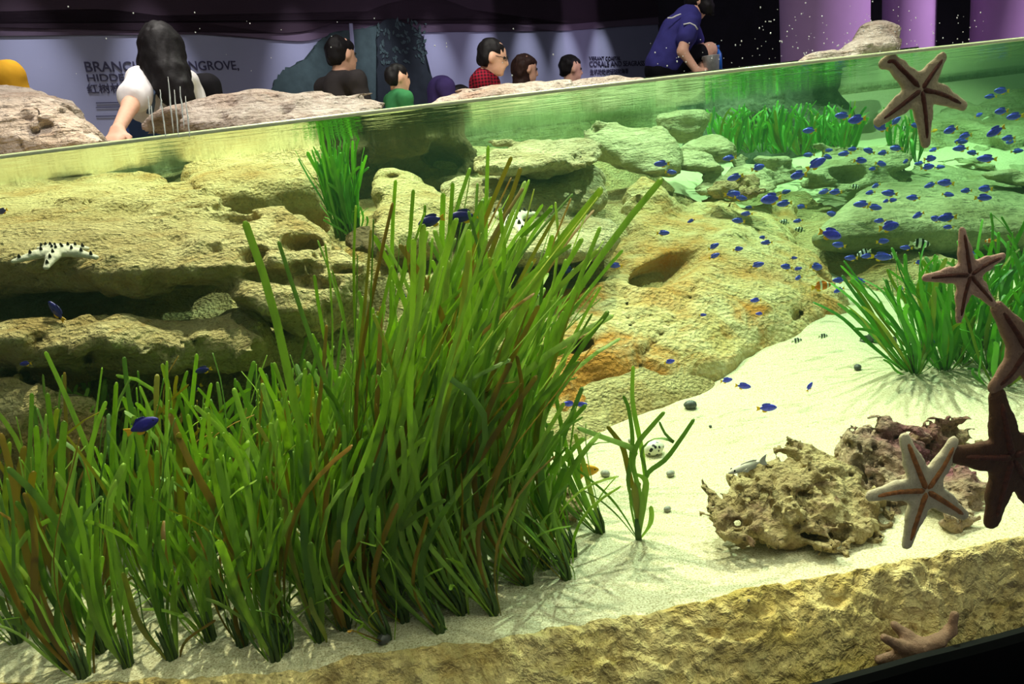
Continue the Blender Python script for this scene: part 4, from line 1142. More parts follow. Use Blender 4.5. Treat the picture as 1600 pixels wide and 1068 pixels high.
SCHOOL = [(1034, 256, 19), (1048, 269, 15), (1140, 247, 17), (1184, 262, 20), (1149, 277, 20), (1144, 303, 20), (1157, 309, 16), (1205, 311, 31, -1), (1226, 318, 19, -1), (1171, 324, 10), (1167, 334, 14), (1154, 345, 17, -1), (1080, 345, 10),
          (1036, 364, 16, 1), (1115, 385, 15), (1116, 400, 14), (1153, 389, 14), (1192, 371, 10), (1198, 379, 14), (1247, 345, 12), (1252, 323, 14), (1183, 414, 17), (1229, 417, 17), (1246, 420, 11), (1275, 417, 22, 1),
          (1248, 434, 14, -1), (1240, 403, 9), (1181, 469, 14), (1187, 490, 10), (1098, 492, 9), (1046, 565, 14), (1248, 274, 25, -1), (1275, 256, 26, 1), (1264, 242, 14), (1292, 245, 14), (1294, 235, 11), (1320, 240, 16), (1333, 233, 13),
          (1317, 181, 20, -1), (1339, 187, 25, -1), (1265, 204, 18), (1289, 299, 15), (1306, 300, 17, -1), (1227, 300, 13), (1311, 438, 17), (1338, 440, 22, 1), (1311, 453, 14), (1344, 251, 18), (1358, 236, 16), (1380, 239, 15), (1376, 256, 16),
          (1364, 264, 12), (1401, 232, 16), (1437, 255, 12), (1453, 248, 18), (1449, 261, 18), (1468, 261, 12), (1501, 232, 18), (1503, 222, 15), (1520, 239, 15), (1542, 248, 22), (1589, 236, 14), (1579, 222, 13), (1369, 290, 13), (1454, 289, 15),
          (1478, 286, 21), (1481, 304, 14), (1510, 298, 15), (1540, 295, 20), (1536, 309, 20), (1360, 301, 13), (1390, 302, 19), (1394, 313, 12), (1385, 314, 10), (1427, 309, 17), (1347, 319, 20, -1), (1366, 324, 18), (1301, 335, 17), (1297, 366, 32, 1),
          (1389, 354, 29, 1), (1375, 345, 14), (1462, 342, 17), (1480, 340, 24, -1), (1435, 336, 16), (1482, 355, 13), (1311, 383, 18), (1379, 377, 16), (1416, 387, 14), (1355, 400, 15), (1377, 401, 24, 1), (1330, 403, 16), (1436, 410, 13), (1312, 438, 15),
          (1406, 451, 13), (1464, 536, 20, 1), (1521, 396, 12), (1565, 142, 19), (1548, 151, 14), (1565, 174, 20), (1586, 182, 21), (1529, 180, 12), (1486, 203, 22, -1), (1556, 205, 25, -1), (1509, 212, 18), (1502, 220, 17), (1576, 216, 17), (1377, 199, 22),
          (1399, 190, 17), (1429, 196, 14), (1400, 231, 15), (1459, 234, 12), (1416, 252, 12)]
for s in SCHOOL:
    put_fish('b', s[0], s[1], s[2], s[3] if len(s) > 3 else 0)
G_ONE = [('b', 887, 422, 20, -1, 'blue fish in front of the dark gap under the two-step stone'), ('b', 962, 415, 17, -1, 'blue fish left of the leaf-shaped hollow'),
         ('b', 1135, 594, 16, 1, 'blue fish with a yellow tail low over the ochre rock, left of a pair'), ('b', 1161, 603, 19, 1, 'blue fish just above the foot of the ochre rock, right of a pair'), ('b', 1198, 637, 24, 1, 'round blue fish with yellow tail over the bare white sand'),
         ('b', 890, 631, 17, -1, 'blue fish beside the right edge of the seagrass bed, left of two touching'), ('b', 908, 632, 15, 1, 'blue fish beside the right edge of the seagrass bed, right of two touching'), ('b', 1265, 604, 13, 1, 'slim grey-blue fish swimming nose up over the white sand'),
         ('n', 674, 345, 34, -1, 'dark blue fish with yellow tail among the seagrass tips, left of two'), ('n', 724, 338, 36, -1, 'dark blue fish with yellow tail among the seagrass tips, right of two'), ('n', 222, 665, 42, 1, 'dark navy fish with yellow tail swimming in the seagrass at left'),
         ('n', 318, 578, 20, -1, 'navy fish with yellow tail in the shadow behind the seagrass, upper of two'), ('n', 304, 607, 20, -1, 'navy fish in the shadow behind the seagrass, lower of two'), ('n', 40, 568, 14, -1, 'small navy fish by the stepped boulder at far left'),
         ('n', 88, 486, 30, -1, 'navy fish diving under the overhanging slab at left'), ('n', 853, 482, 18, -1, 'navy fish in front of the ochre rock beside the seagrass tips'), ('n', 735, 508, 16, -1, 'navy fish half hidden in the middle of the seagrass'),
         ('n', 629, 463, 15, -1, 'navy fish between the holed slab and the seagrass'), ('n', 4, 330, 16, -1, 'small dark fish over the golden slab at the left edge'),
         ('h', 1226, 347, 14, -1, 'black and white banded fish over the pale slope, left of two'), ('h', 1250, 359, 13, -1, 'black and white banded fish over the pale slope, right of two'), ('h', 1245, 532, 13, 1, 'black and white fish near the lower right of the ochre rock, left of two'),
         ('h', 1286, 525, 12, 1, 'black and white fish near the lower right of the ochre rock, right of two'), ('h', 1437, 381, 24, 1, 'largest black and white banded fish, before the curved terrace rock'), ('h', 1350, 395, 18, -1, 'black and white banded fish, left of two before the terrace rock'),
         ('h', 1394, 400, 16, -1, 'black and white banded fish, right of two before the terrace rock'), ('h', 838, 463, 12, 1, 'tiny black and white fish at the right edge of the tall seagrass'), ('h', 1411, 201, 12, -1, 'black and white fish just left of the top starfish\'s lowest arm'), ('h', 1335, 292, 13, 1, 'greyish banded fish above the flat bright slab'),
         ('c', 1283, 447, 26, 1, 'orange and white banded fish at the right side of the ochre rock'), ('c', 1548, 376, 13, -1, 'tiny orange banded fish beside the pinkish starfish'), ('y', 910, 736, 40, 1, 'golden yellow fish at the right edge of the seagrass bed'),
         ('y', 1460, 204, 9, 1, 'tiny golden fish just right of the top starfish\'s lowest arm'), ('p', 1168, 728, 56, -1, 'slim pale fish lying on the white sand behind the coral rubble'), ('p', 1332, 351, 12, 1, 'tiny pale silver fish before the curved terrace rock'), ('p', 1540, 185, 10, 1, 'tiny pale fish at the far right under the waterline')]
for kd, x, y, s, fc, lab in G_ONE:
    yaw = None; pitch = None
    if 'diving' in lab or 'nose up' in lab: pitch = 1.0
    if 'lying' in lab: yaw, pitch = 0.35, -0.05
    put_fish(kd, x, y, s, fc, lab, yaw=yaw, pitch=pitch, reach={'674': 1.35, '724': 1.30, '222': 0.98}.get(str(x)))

# ------------------------------------------------------------------ shells and pebbles
def shell_mat():
    t = NT('spotted_shell'); v = t.voro(110, t.obj())
    return t.done(t.bsdf(color=t.ramp(v, [(0.0, srgb(34, 28, 24)), (0.34, srgb(34, 28, 24)), (0.42, srgb(226, 222, 204)), (1, srgb(226, 222, 204))]), rough=0.35, spec=0.5))
M['shell_spot'] = shell_mat()
M['shell_grey'] = plain('grey_shell', srgb(150, 146, 136), 0.5, 0.4, 0.35, 90)
M['shell_dark'] = plain('dark_shell', srgb(78, 78, 78), 0.5, 0.4, 0.5, 90)
def shell(px, py, size, mat, label, name='sea_shell', cat='shell', cone=False, seed=0, on=None):
    c, n = rock_hit(px, py)
    L = size * ((c - CAM) @ CF) / F_PX
    e = empty(name, c, label, cat)
    mb = MB(); k = random.Random(seed)
    ang = k.uniform(0, 3.1); Rm = np.array([[math.cos(ang), -math.sin(ang), 0], [math.sin(ang), math.cos(ang), 0], [0, 0, 1]])
    mb.ball((0, 0, L * 0.26), (L * 0.5, L * 0.40, L * 0.34), 18, 12, Rm)
    mb.v = [tuple(np.array(p) * (1 + 0.05 * math.sin(9 * math.atan2(p[1], p[0])))) for p in mb.v]
    mb.build('shell_dome', M[mat], e)
    mb = MB()                                        # coiled spire at one end
    pts = []; rad = []
    for i in range(22):
        a = i * 0.5; q = L * 0.24 * (1 - i / 24)
        pts.append(Rm @ np.array([L * 0.30 + q * math.cos(a) * 0.6, q * math.sin(a) * 0.6, L * (0.30 + 0.012 * i)])); rad.append(L * 0.10 * (1 - i / 26))
    mb.tube(pts, rad, 8); mb.build('spire', M[mat], e)
    return e
shell(1022, 708, 34, 'shell_spot', 'white spotted cowrie-like shell behind the lone seagrass plant', seed=1)
shell(1079, 637, 20, 'shell_dark', 'dark snail shell at the foot of the ochre rock', seed=2)
shell(1048, 743, 15, 'shell_grey', 'grey shell on the sand right of the spotted shell', seed=3)
shell(1043, 798, 13, 'shell_grey', 'small grey shell on the sand, right of the lone plant', seed=4)
shell(816, 286, 20, 'shell_dark', 'dark shell on the two-step stone under the overhang', seed=5)
shell(946, 743, 16, 'shell_grey', 'pale grey shell near the golden yellow fish', seed=6)
shell(1340, 577, 14, 'shell_dark', 'dark pebble-like shell on the pale sand left of the right-hand clump', seed=7)
shell(600, 1003, 24, 'shell_dark', 'dark shell at the foot of the seagrass near the curb', seed=8)
shell(1170, 939, 6, 'shell_dark', 'tiny dark pebble by the curb', name='pebble', cat='pebble', seed=9)
shell(985, 690, 0 + 9, 'shell_grey', 'tiny shell left of the spotted shell', seed=10)
shell(885, 758, 16, 'shell_spot', 'spotted shell half hidden at the right edge of the seagrass', seed=11)
shell(1110, 667, 6, 'shell_dark', 'tiny dark pebble on the sand below the ochre rock', name='pebble', cat='pebble', seed=12)
# ------------------------------------------------------------------ back wall, lettering, mural
WN = np.array([1.13, -1.0, 0]) / math.hypot(1.13, 1.0)          # faces the tank
WP = np.array([-3.5, 6.3, 0]); WT = np.array([1.0, 1.13, 0]) / math.hypot(1.0, 1.13)
def W(px, py, off=0.0):
    d = ray(px, py); q = WP + WN * off
    return CAM + d * (((q - CAM) @ WN) / (d @ WN))
def wall_slab(name, pts, off, th, mat, parent=None):
    """a panel cut to an outline, lying on the wall"""
    v = [W(x, y, off + th) for x, y in pts] + [W(x, y, off) + WN * 0 for x, y in pts]
    front = np.array([W(x, y, off + th) for x, y in pts]); back = front - WN * th
    n = len(pts)
    bm = bmesh.new()
    vs_ = [bm.verts.new(tuple(p)) for p in front]; f = bm.faces.new(vs_)
    bmesh.ops.triangulate(bm, faces=[f])
    r = bmesh.ops.extrude_face_region(bm, geom=bm.faces[:])
    bmesh.ops.translate(bm, vec=Vector(-WN * th), verts=[g for g in r['geom'] if isinstance(g, bmesh.types.BMVert)])
    bmesh.ops.recalc_face_normals(bm, faces=bm.faces)
    me = bpy.data.meshes.new(name); bm.to_mesh(me); bm.free(); me.materials.append(M[mat])
    return link(bpy.data.objects.new(name, me), parent)
def box_obj(name, a, b, th, z0, z1, mat):
    a = np.array(a, float); b = np.array(b, float); t = (b - a) / np.linalg.norm(b - a); n = np.array([-t[1], t[0]]) * th
    v, f = prism([tuple(a), tuple(b), tuple(b + n), tuple(a + n)], z0, z1)
    return struct(mesh_obj(name, v, f, M[mat], smooth=False))
w0 = WP - WT * 4.5; w1 = WP + WT * 9.9
box_obj('wall_back', w0[:2], w1[:2], 0.2, -0.6, 3.6, 'wall')
box_obj('wall_right', (w1[0], w1[1]), (13, 10.5), 0.2, -0.6, 3.6, 'wall_dark')
v, f = prism([(-9.5, 0.5), (-4.3, 3.3), (-2.3, 3.72), (-1.5, 4.12), (-0.8, 4.92), (6.6, 6.95), (13, 7), (13, 11), (4, 15.2), (-9.5, 1.2)][::1], -0.75, -0.6)
struct(mesh_obj('floor', v, f, M['floor'], smooth=False))
rim = [(-4.3, 3.3), (-2.3, 3.68), (-1.5, 4.08), (-0.8, 4.88), (6.6, 6.9)]
v = []; f = []
for i, (x, y) in enumerate(rim):
    v += [(x, y, -1.25), (x, y, 0.025), (x - 0.03, y + 0.12, 0.025), (x - 0.03, y + 0.12, -1.25)]
for i in range(len(rim) - 1):
    for k in range(4): f.append((i * 4 + k, i * 4 + (k + 1) % 4, (i + 1) * 4 + (k + 1) % 4, (i + 1) * 4 + k))
f += [(0, 3, 2, 1), tuple((len(rim) - 1) * 4 + k for k in range(4))]
tw = mesh_obj('wall_tank', v, f, M['rock_green'], smooth=False); struct(tw)

def spline(pts, n=60):
    return [tuple(p) for p in smooth_path([np.array([x, y, 0]) for x, y in pts], n)]
mauve_edge = [(-420, 60), (-200, 44), (0, 38), (80, 36), (200, 40), (280, 46), (360, 56), (440, 63), (490, 62), (560, 40), (610, 20), (660, 12), (720, 30), (800, 46), (880, 48), (960, 42), (1030, 38)]
dark_edge = [(-420, 40), (-200, 24), (0, 18), (140, 14), (200, 18), (300, 32), (400, 50), (480, 48), (560, 22), (620, 2), (680, -4), (740, 16), (800, 31), (880, 37), (940, 33), (1030, 26)]
sp1 = [(p[0], p[1]) for p in spline(mauve_edge)]; sp2 = [(p[0], p[1]) for p in spline(dark_edge)]
o = wall_slab('trim_1', sp1 + [(1030, -120), (-420, -330)], 0.003, 0.008, 'mauve'); struct(o); o.name = 'trim_2'
o = wall_slab('trim_3', sp2 + [(1030, -120), (-420, -330)], 0.013, 0.008, 'maroon'); struct(o)

M['mural'] = plain('dark_green_mural', srgb(52, 66, 68), 0.8, 0.1, 0.18, 9)
M['mural_dark'] = plain('blackish_green_mural', srgb(30, 36, 42), 0.8, 0.1, 0.18, 9)
me_ = empty('mangrove_mural', W(560, 170), 'dark green mangrove silhouette painted on the wall behind the man in black', 'mural')
def ragged(pts, amp, n, seed):
    r = random.Random(seed); c = [(p[0], p[1]) for p in spline(pts, n)]
    return [(x + r.uniform(-amp, amp), y + r.uniform(-amp, amp)) for x, y in c]
def child(o, e):
    o.parent = e; o.matrix_parent_inverse = Matrix.Translation(-e.location); return o
child(wall_slab('canopy', ragged([(426, 138), (434, 118), (452, 104), (470, 96), (486, 84), (496, 68), (512, 56), (535, 48), (560, 46), (590, 40), (606, 36), (612, 60), (612, 100), (615, 175)], 2.4, 90, 3) + [(430, 185)], 0.004, 0.008, 'mural'), me_)
child(wall_slab('tree', ragged([(588, 175), (590, 100), (588, 60), (596, 36), (612, 30), (636, 36), (655, 50), (664, 70), (668, 100), (676, 130), (690, 172)], 2.2, 80, 4) + [(690, 185), (588, 185)], 0.014, 0.008, 'mural_dark'), me_)
r = random.Random(8); mb = MB()
for i in range(90):
    x, y = r.uniform(590, 668), r.uniform(30, 100)
    a = r.uniform(0, 3.14); s = r.uniform(2, 4.5)
    c = W(x, y, 0.026)
    e1 = (WT * math.cos(a) + UP * math.sin(a)) * s * 0.010; e2 = (-WT * math.sin(a) + UP * math.cos(a)) * s * 0.005
    n = len(mb.v)
    mb.add([c + e1, c + e2, c - e1, c - e2, c + e1 - WN * .003, c + e2 - WN * .003, c - e1 - WN * .003, c - e2 - WN * .003], [(0, 1, 2, 3), (7, 6, 5, 4), (0, 4, 5, 1), (1, 5, 6, 2), (2, 6, 7, 3), (3, 7, 4, 0)])
o = mb.build('foliage', M['mural'], None, False); child(o, me_)
child(wall_slab('trunk', [(545, 26), (550, 26), (553, 60), (556, 110), (556, 175), (549, 175), (549, 110), (547, 60)], 0.014, 0.006, 'wall'), me_)

def lettering(txt, px, py, cap_px, label, width_px=None, name='wall_lettering', off=0.004):
    cu = bpy.data.curves.new(name, 'FONT'); cu.body = txt; cu.size = 1.0; cu.extrude = 0.004
    cu.materials.append(M['text'])
    o = bpy.data.objects.new(name, cu); COL.objects.link(o)
    a = W(px, py, off); up = W(px, py - cap_px, off) - a
    capw = abs(up[2])
    sc = capw / 0.70
    sx = sc
    if width_px:
        bpy.context.view_layer.update()
        L = np.linalg.norm((W(px + width_px, py, off) - a)[:2]); sx = L / max(o.dimensions[0], 1e-3)
    R_ = Matrix(((WT[0], 0, WN[0]), (WT[1], 0, WN[1]), (0, 1, 0))).to_4x4()
    o.matrix_world = Matrix.Translation(Vector(a)) @ R_ @ Matrix.Diagonal((sx, sc, 1, 1))
    # converted to a mesh so that the characters keep their shape
    bpy.context.view_layer.update()
    me = bpy.data.meshes.new_from_object(o.evaluated_get(bpy.context.evaluated_depsgraph_get()))
    mo = bpy.data.objects.new(name, me); COL.objects.link(mo); mo.matrix_world = o.matrix_world.copy()
    bpy.data.objects.remove(o)
    return tag(mo, label, 'lettering')
lettering('BRANCHING MANGROVE,', 133, 112, 16, 'large dark title lettering on the wall behind the girl with long black hair', 240)
lettering('HIDDEN SHELTER', 136, 127, 11, 'second smaller line of lettering under the large title, left of the white shirt', 150)
lettering('红树林：', 137, 145, 11.5, 'Chinese characters on the wall under the two lines at left', 60)
lettering('VIBRANT COASTAL', 921, 94, 6, 'small first line of lettering on the right part of the wall', 49)
lettering('CORALS AND SEAGRASS', 921, 104, 8.5, 'larger second line of lettering beside the person in the navy shirt', 86)
lettering('生机勃勃的珊瑚和海草', 922, 116, 6.5, 'small Chinese line under the right-hand lettering', 60)
for k, y in enumerate((160, 167, 181)):
    o = wall_slab('wall_stripe', [(150, y), (190, y - 0.8), (190, y + 0.4), (150, y + 1.2)], 0.004, 0.004, 'text')
    tag(o, ['upper', 'middle', 'lowest'][k] + ' thin dark line on the wall left of the white sleeve', 'wall line')

# wall washers
for i, s in enumerate((-1.9, -0.9, 0.1, 1.1, 2.6, 3.6, 4.5, 5.4, 6.3, 7.2, 8.1)):
    p = WP + WT * s + WN * 0.55 + UP * 2.35
    spot('wall_washer', p, WP + WT * s + WN * 0.12 + UP * 0.2, 330, (0.92, 0.92, 1.0), 40, 1.0, 0.03)

# lilac columns at the right
def column(px, rad_px, Y, label=None):
    c = P(px, 40, Y); r_c = rad_px * Y / F_PX
    mb = MB(); n = 40
    v = []
    prof = [(-0.6, 1.12), (-0.45, 1.12), (-0.43, 1.0), (3.3, 1.0), (3.32, 1.1), (3.6, 1.1)]
    for z, q in prof:
        for k in range(n):
            a = 2 * math.pi * k / n; v.append((c[0] + r_c * q * math.cos(a), c[1] + r_c * q * math.sin(a), z))
    m = len(prof)
    mb.add(v, [(i * n + k, i * n + (k + 1) % n, (i + 1) * n + (k + 1) % n, (i + 1) * n + k) for i in range(m - 1) for k in range(n)] + [tuple(range(n))[::-1], tuple((m - 1) * n + k for k in range(n))])
    o = mb.build('column', M['lilac'], None); struct(o); return c
column(1288, 62, 9.0); column(1420, 36, 9.6); column(1600, 70, 9.2)
spot('column_light', (9.0, 5.5, 2.9), (3.9, 9.0, 0.9), 1100, (0.9, 0.72, 1.0), 50, 0.5, 0.1)
spot('column_light', (7.8, 7.0, 3.2), (6.0, 9.2, 0.9), 260, (0.92, 0.75, 1.0), 70, 0.7, 0.1)

# droplets and trickles on the glass above the water
tdr = NT('water_droplets'); M['drop'] = tdr.done(tdr.bsdf(color=(0.95, 0.96, 0.97), rough=0.2, spec=0.6))
mb = MB(); r = random.Random(4)
for i in range(210):
    if i < 150: x, y = r.uniform(1180, 1540), r.triangular(0, 96, 70)
    elif i < 185: x, y = r.uniform(1010, 1180), r.uniform(60, 112)
    else: x, y = r.uniform(60, 900), r.uniform(10, 120)
    lim = 63 + (1600 - x) * 0.1115 - 6
    if y > lim: continue
    p = on_glass(x, y, 0.0); s = r.uniform(0.0003, 0.0008)
    mb.ball(p, (s, s * 0.6, s * r.uniform(0.9, 1.4)), 6, 4)
o = mb.build('water_droplets', M['drop']); tag(o, 'spray of tiny water droplets on the glass above the waterline', 'droplets', kind='stuff')
mb = MB()
for x, y0, y1 in ((231, 150, 180), (236, 165, 212), (250, 140, 186), (254, 170, 215), (262, 120, 208), (272, 140, 215), (281, 135, 200), (290, 150, 214)):
    pts = [on_glass(x + (y - y0) * 0.10 + r.uniform(-.6, .6), y, 0.0) for y in np.linspace(y0, y1, 9)]
    mb.tube(pts, [0.0002 + 0.0006 * math.sin(math.pi * (i + 0.3) / 9) for i in range(9)], 6)
o = mb.build('water_trickles', M['drop']); tag(o, 'white trickles of water running down the glass before the girl with long hair', 'trickles', kind='stuff')
# ------------------------------------------------------------------ people
def skin_mat(name, c):
    t = NT(name); n = t.noise(60, 3, co=t.obj())
    return t.done(t.bsdf(color=t.ramp(n, [(0.3, tuple(x * 0.9 for x in c)), (0.7, c)]), rough=0.55, spec=0.3, sss=0.0))
M['skin'] = skin_mat('skin', srgb(226, 176, 148)); M['hair'] = plain('black_hair', srgb(16, 12, 13), 0.6, 0.2, 0.3, 60, bump=0.3)
M['hair_brown'] = plain('dark_brown_hair', srgb(48, 30, 24), 0.6, 0.2, 0.3, 60, bump=0.3)
def cloth(name, c): return plain(name, c, 0.85, 0.1, 0.10, 14, bump=0.3)
M['shirt_white'] = cloth('white_cotton', srgb(226, 222, 220)); M['denim'] = cloth('blue_denim', srgb(62, 84, 138)); M['strap'] = cloth('slate_blue_strap', srgb(84, 100, 126))
M['shirt_black'] = cloth('black_cotton', srgb(26, 25, 28)); M['shirt_grey'] = cloth('charcoal_cotton', srgb(54, 50, 50)); M['shirt_green'] = cloth('green_cotton', srgb(56, 120, 72))
M['shirt_navy'] = cloth('navy_cotton', srgb(60, 58, 124)); M['shirt_yellow'] = cloth('mustard_cotton', srgb(206, 156, 44)); M['shirt_purple'] = cloth('purple_cotton', srgb(62, 50, 96)); M['shorts'] = cloth('black_shorts', srgb(20, 20, 24))
def plaid():
    t = NT('maroon_plaid'); w1_ = t.n('TexWave', {'Scale': 14.0}, wave_type='BANDS', bands_direction='X'); w2_ = t.n('TexWave', {'Scale': 14.0}, wave_type='BANDS', bands_direction='Z')
    t.link(t.obj(), w1_.inputs['Vector']); t.link(t.obj(), w2_.inputs['Vector'])
    a = t.math('MULTIPLY', t.math('ADD', w1_.outputs['Fac'], w2_.outputs['Fac']), 0.5)
    return t.done(t.bsdf(color=t.ramp(a, [(0.2, srgb(44, 18, 26)), (0.7, srgb(140, 24, 44))]), rough=0.85, spec=0.1))
M['plaid'] = plaid(); M['white'] = plain('white_plastic', srgb(226, 226, 222), 0.4); M['blue'] = plain('blue_plastic', srgb(30, 110, 200), 0.35); M['glasses'] = plain('dark_spectacle_frame', srgb(40, 36, 36), 0.3)

def field(prims, k=0.03):
    fs = prims
    def f(q):
        d = fs[0](q)
        for g in fs[1:]: d = smin(d, g(q), k)
        return d
    return f
def solid(name, prims, mat, e, ext, h=0.014, k=0.03, wob=0.0, cut=None):
    f0 = field(prims, k)
    def f(q):
        d = f0(q)
        if wob: d = d + wob * vnoise(q * 18, 2) + (wob * 0.6 * vnoise(q * np.array([60, 60, 22]), 4) if 'hair' in name else 0)
        if cut is not None: d = np.maximum(d, cut(q))
        return d
    lo = np.min(ext, 0) - 0.2; hi = np.max(ext, 0) + 0.2
    V, F = surface(f, lo, hi, h)
    b = np.array(e.location)
    return mesh_obj(name, V - b, F, M[mat], e)

def part_of(e, stem):
    return next(c for c in e.children if c.name.split('.')[0] == stem)

def frame(look):
    fw = np.array(look, float); fw /= np.linalg.norm(fw)
    sd = np.cross(fw, UP); sd /= np.linalg.norm(sd); up = np.cross(sd, fw)
    return fw, sd, up
def head_prims(c, look, s=1.0):
    """skull, jaw, nose, lips, ears and chin round the centre c"""
    fw, sd, up = frame(look); Mx = np.stack([fw, sd, up], -1)
    H = lambda a, b, d: c + (fw * a + sd * b + up * d) * s
    return [ell_sdf(H(-0.01, 0, 0.025), (0.098 * s, 0.076 * s, 0.095 * s), Mx), ell_sdf(H(0.030, 0, -0.045), (0.062 * s, 0.054 * s, 0.075 * s), Mx), cone_sdf(H(0.085, 0, 0.015), H(0.108, 0, -0.025), 0.010 * s, 0.015 * s),
            cone_sdf(H(0.088, -0.018, -0.062), H(0.088, 0.018, -0.062), 0.010 * s, 0.010 * s), ell_sdf(H(0.075, 0, -0.10), (0.022 * s, 0.026 * s, 0.018 * s), Mx),
            ell_sdf(H(-0.005, 0.078, -0.01), (0.022 * s, 0.012 * s, 0.033 * s), Mx), ell_sdf(H(-0.005, -0.078, -0.01), (0.022 * s, 0.012 * s, 0.033 * s), Mx)]
def face_bits(c, look, e, s=1.0):
    fw, sd, up = frame(look); b = np.array(e.location)
    for q in (-1, 1):
        mb = MB(); mb.ball(c + (fw * 0.082 + sd * 0.031 * q + up * 0.012) * s - b, 0.011 * s, 8, 6); mb.build('eye', M['eye'], part_of(e, 'body'))
def hair_prims(c, look, s=1.0, long=0.0, back=0.0):
    fw, sd, up = frame(look); Mx = np.stack([fw, sd, up], -1)
    H = lambda a, b, d: c + (fw * a + sd * b + up * d) * s
    pr = [ell_sdf(H(-0.022, 0, 0.040), (0.100 * s, 0.080 * s, 0.090 * s), Mx), ell_sdf(H(-0.058, 0, -0.005), (0.062 * s, 0.080 * s, 0.085 * s), Mx)]
    return pr
def hand_prims(wrist, d, palm_n, s=1.0, curl=0.25):
    """palm, four unequal fingers and a thumb from the side of the palm"""
    d = np.array(d, float); d /= np.linalg.norm(d); n = np.array(palm_n, float); n -= d * (n @ d); n /= np.linalg.norm(n); sd = np.cross(d, n)
    pr = []
    for j, (off, L) in enumerate(((-0.030, 0.062), (-0.010, 0.074), (0.010, 0.080), (0.029, 0.070))):
        a = wrist + sd * off * s * 0.6; k = wrist + (d * 0.085 + sd * off) * s
        m1 = k + (d * L * 0.5 - n * curl * 0.02) * s; t1 = m1 + (d * L * 0.45 - n * curl * 0.05) * s
        pr += [cone_sdf(a, k, 0.014 * s, 0.012 * s), cone_sdf(k, m1, 0.010 * s, 0.009 * s), cone_sdf(m1, t1, 0.009 * s, 0.0075 * s)]
    a = wrist + (d * 0.02 - sd * 0.025) * s; m = a + (d * 0.035 - sd * 0.035 - n * 0.01) * s
    pr += [cone_sdf(a, m, 0.013 * s, 0.011 * s), cone_sdf(m, m + (d * 0.035 - sd * 0.008 - n * 0.008) * s, 0.010 * s, 0.008 * s)]
    return pr
def limb(*pr):
    """chain of (point, radius)"""
    return [cone_sdf(a[0], b[0], a[1], b[1]) for a, b in zip(pr[:-1], pr[1:])]

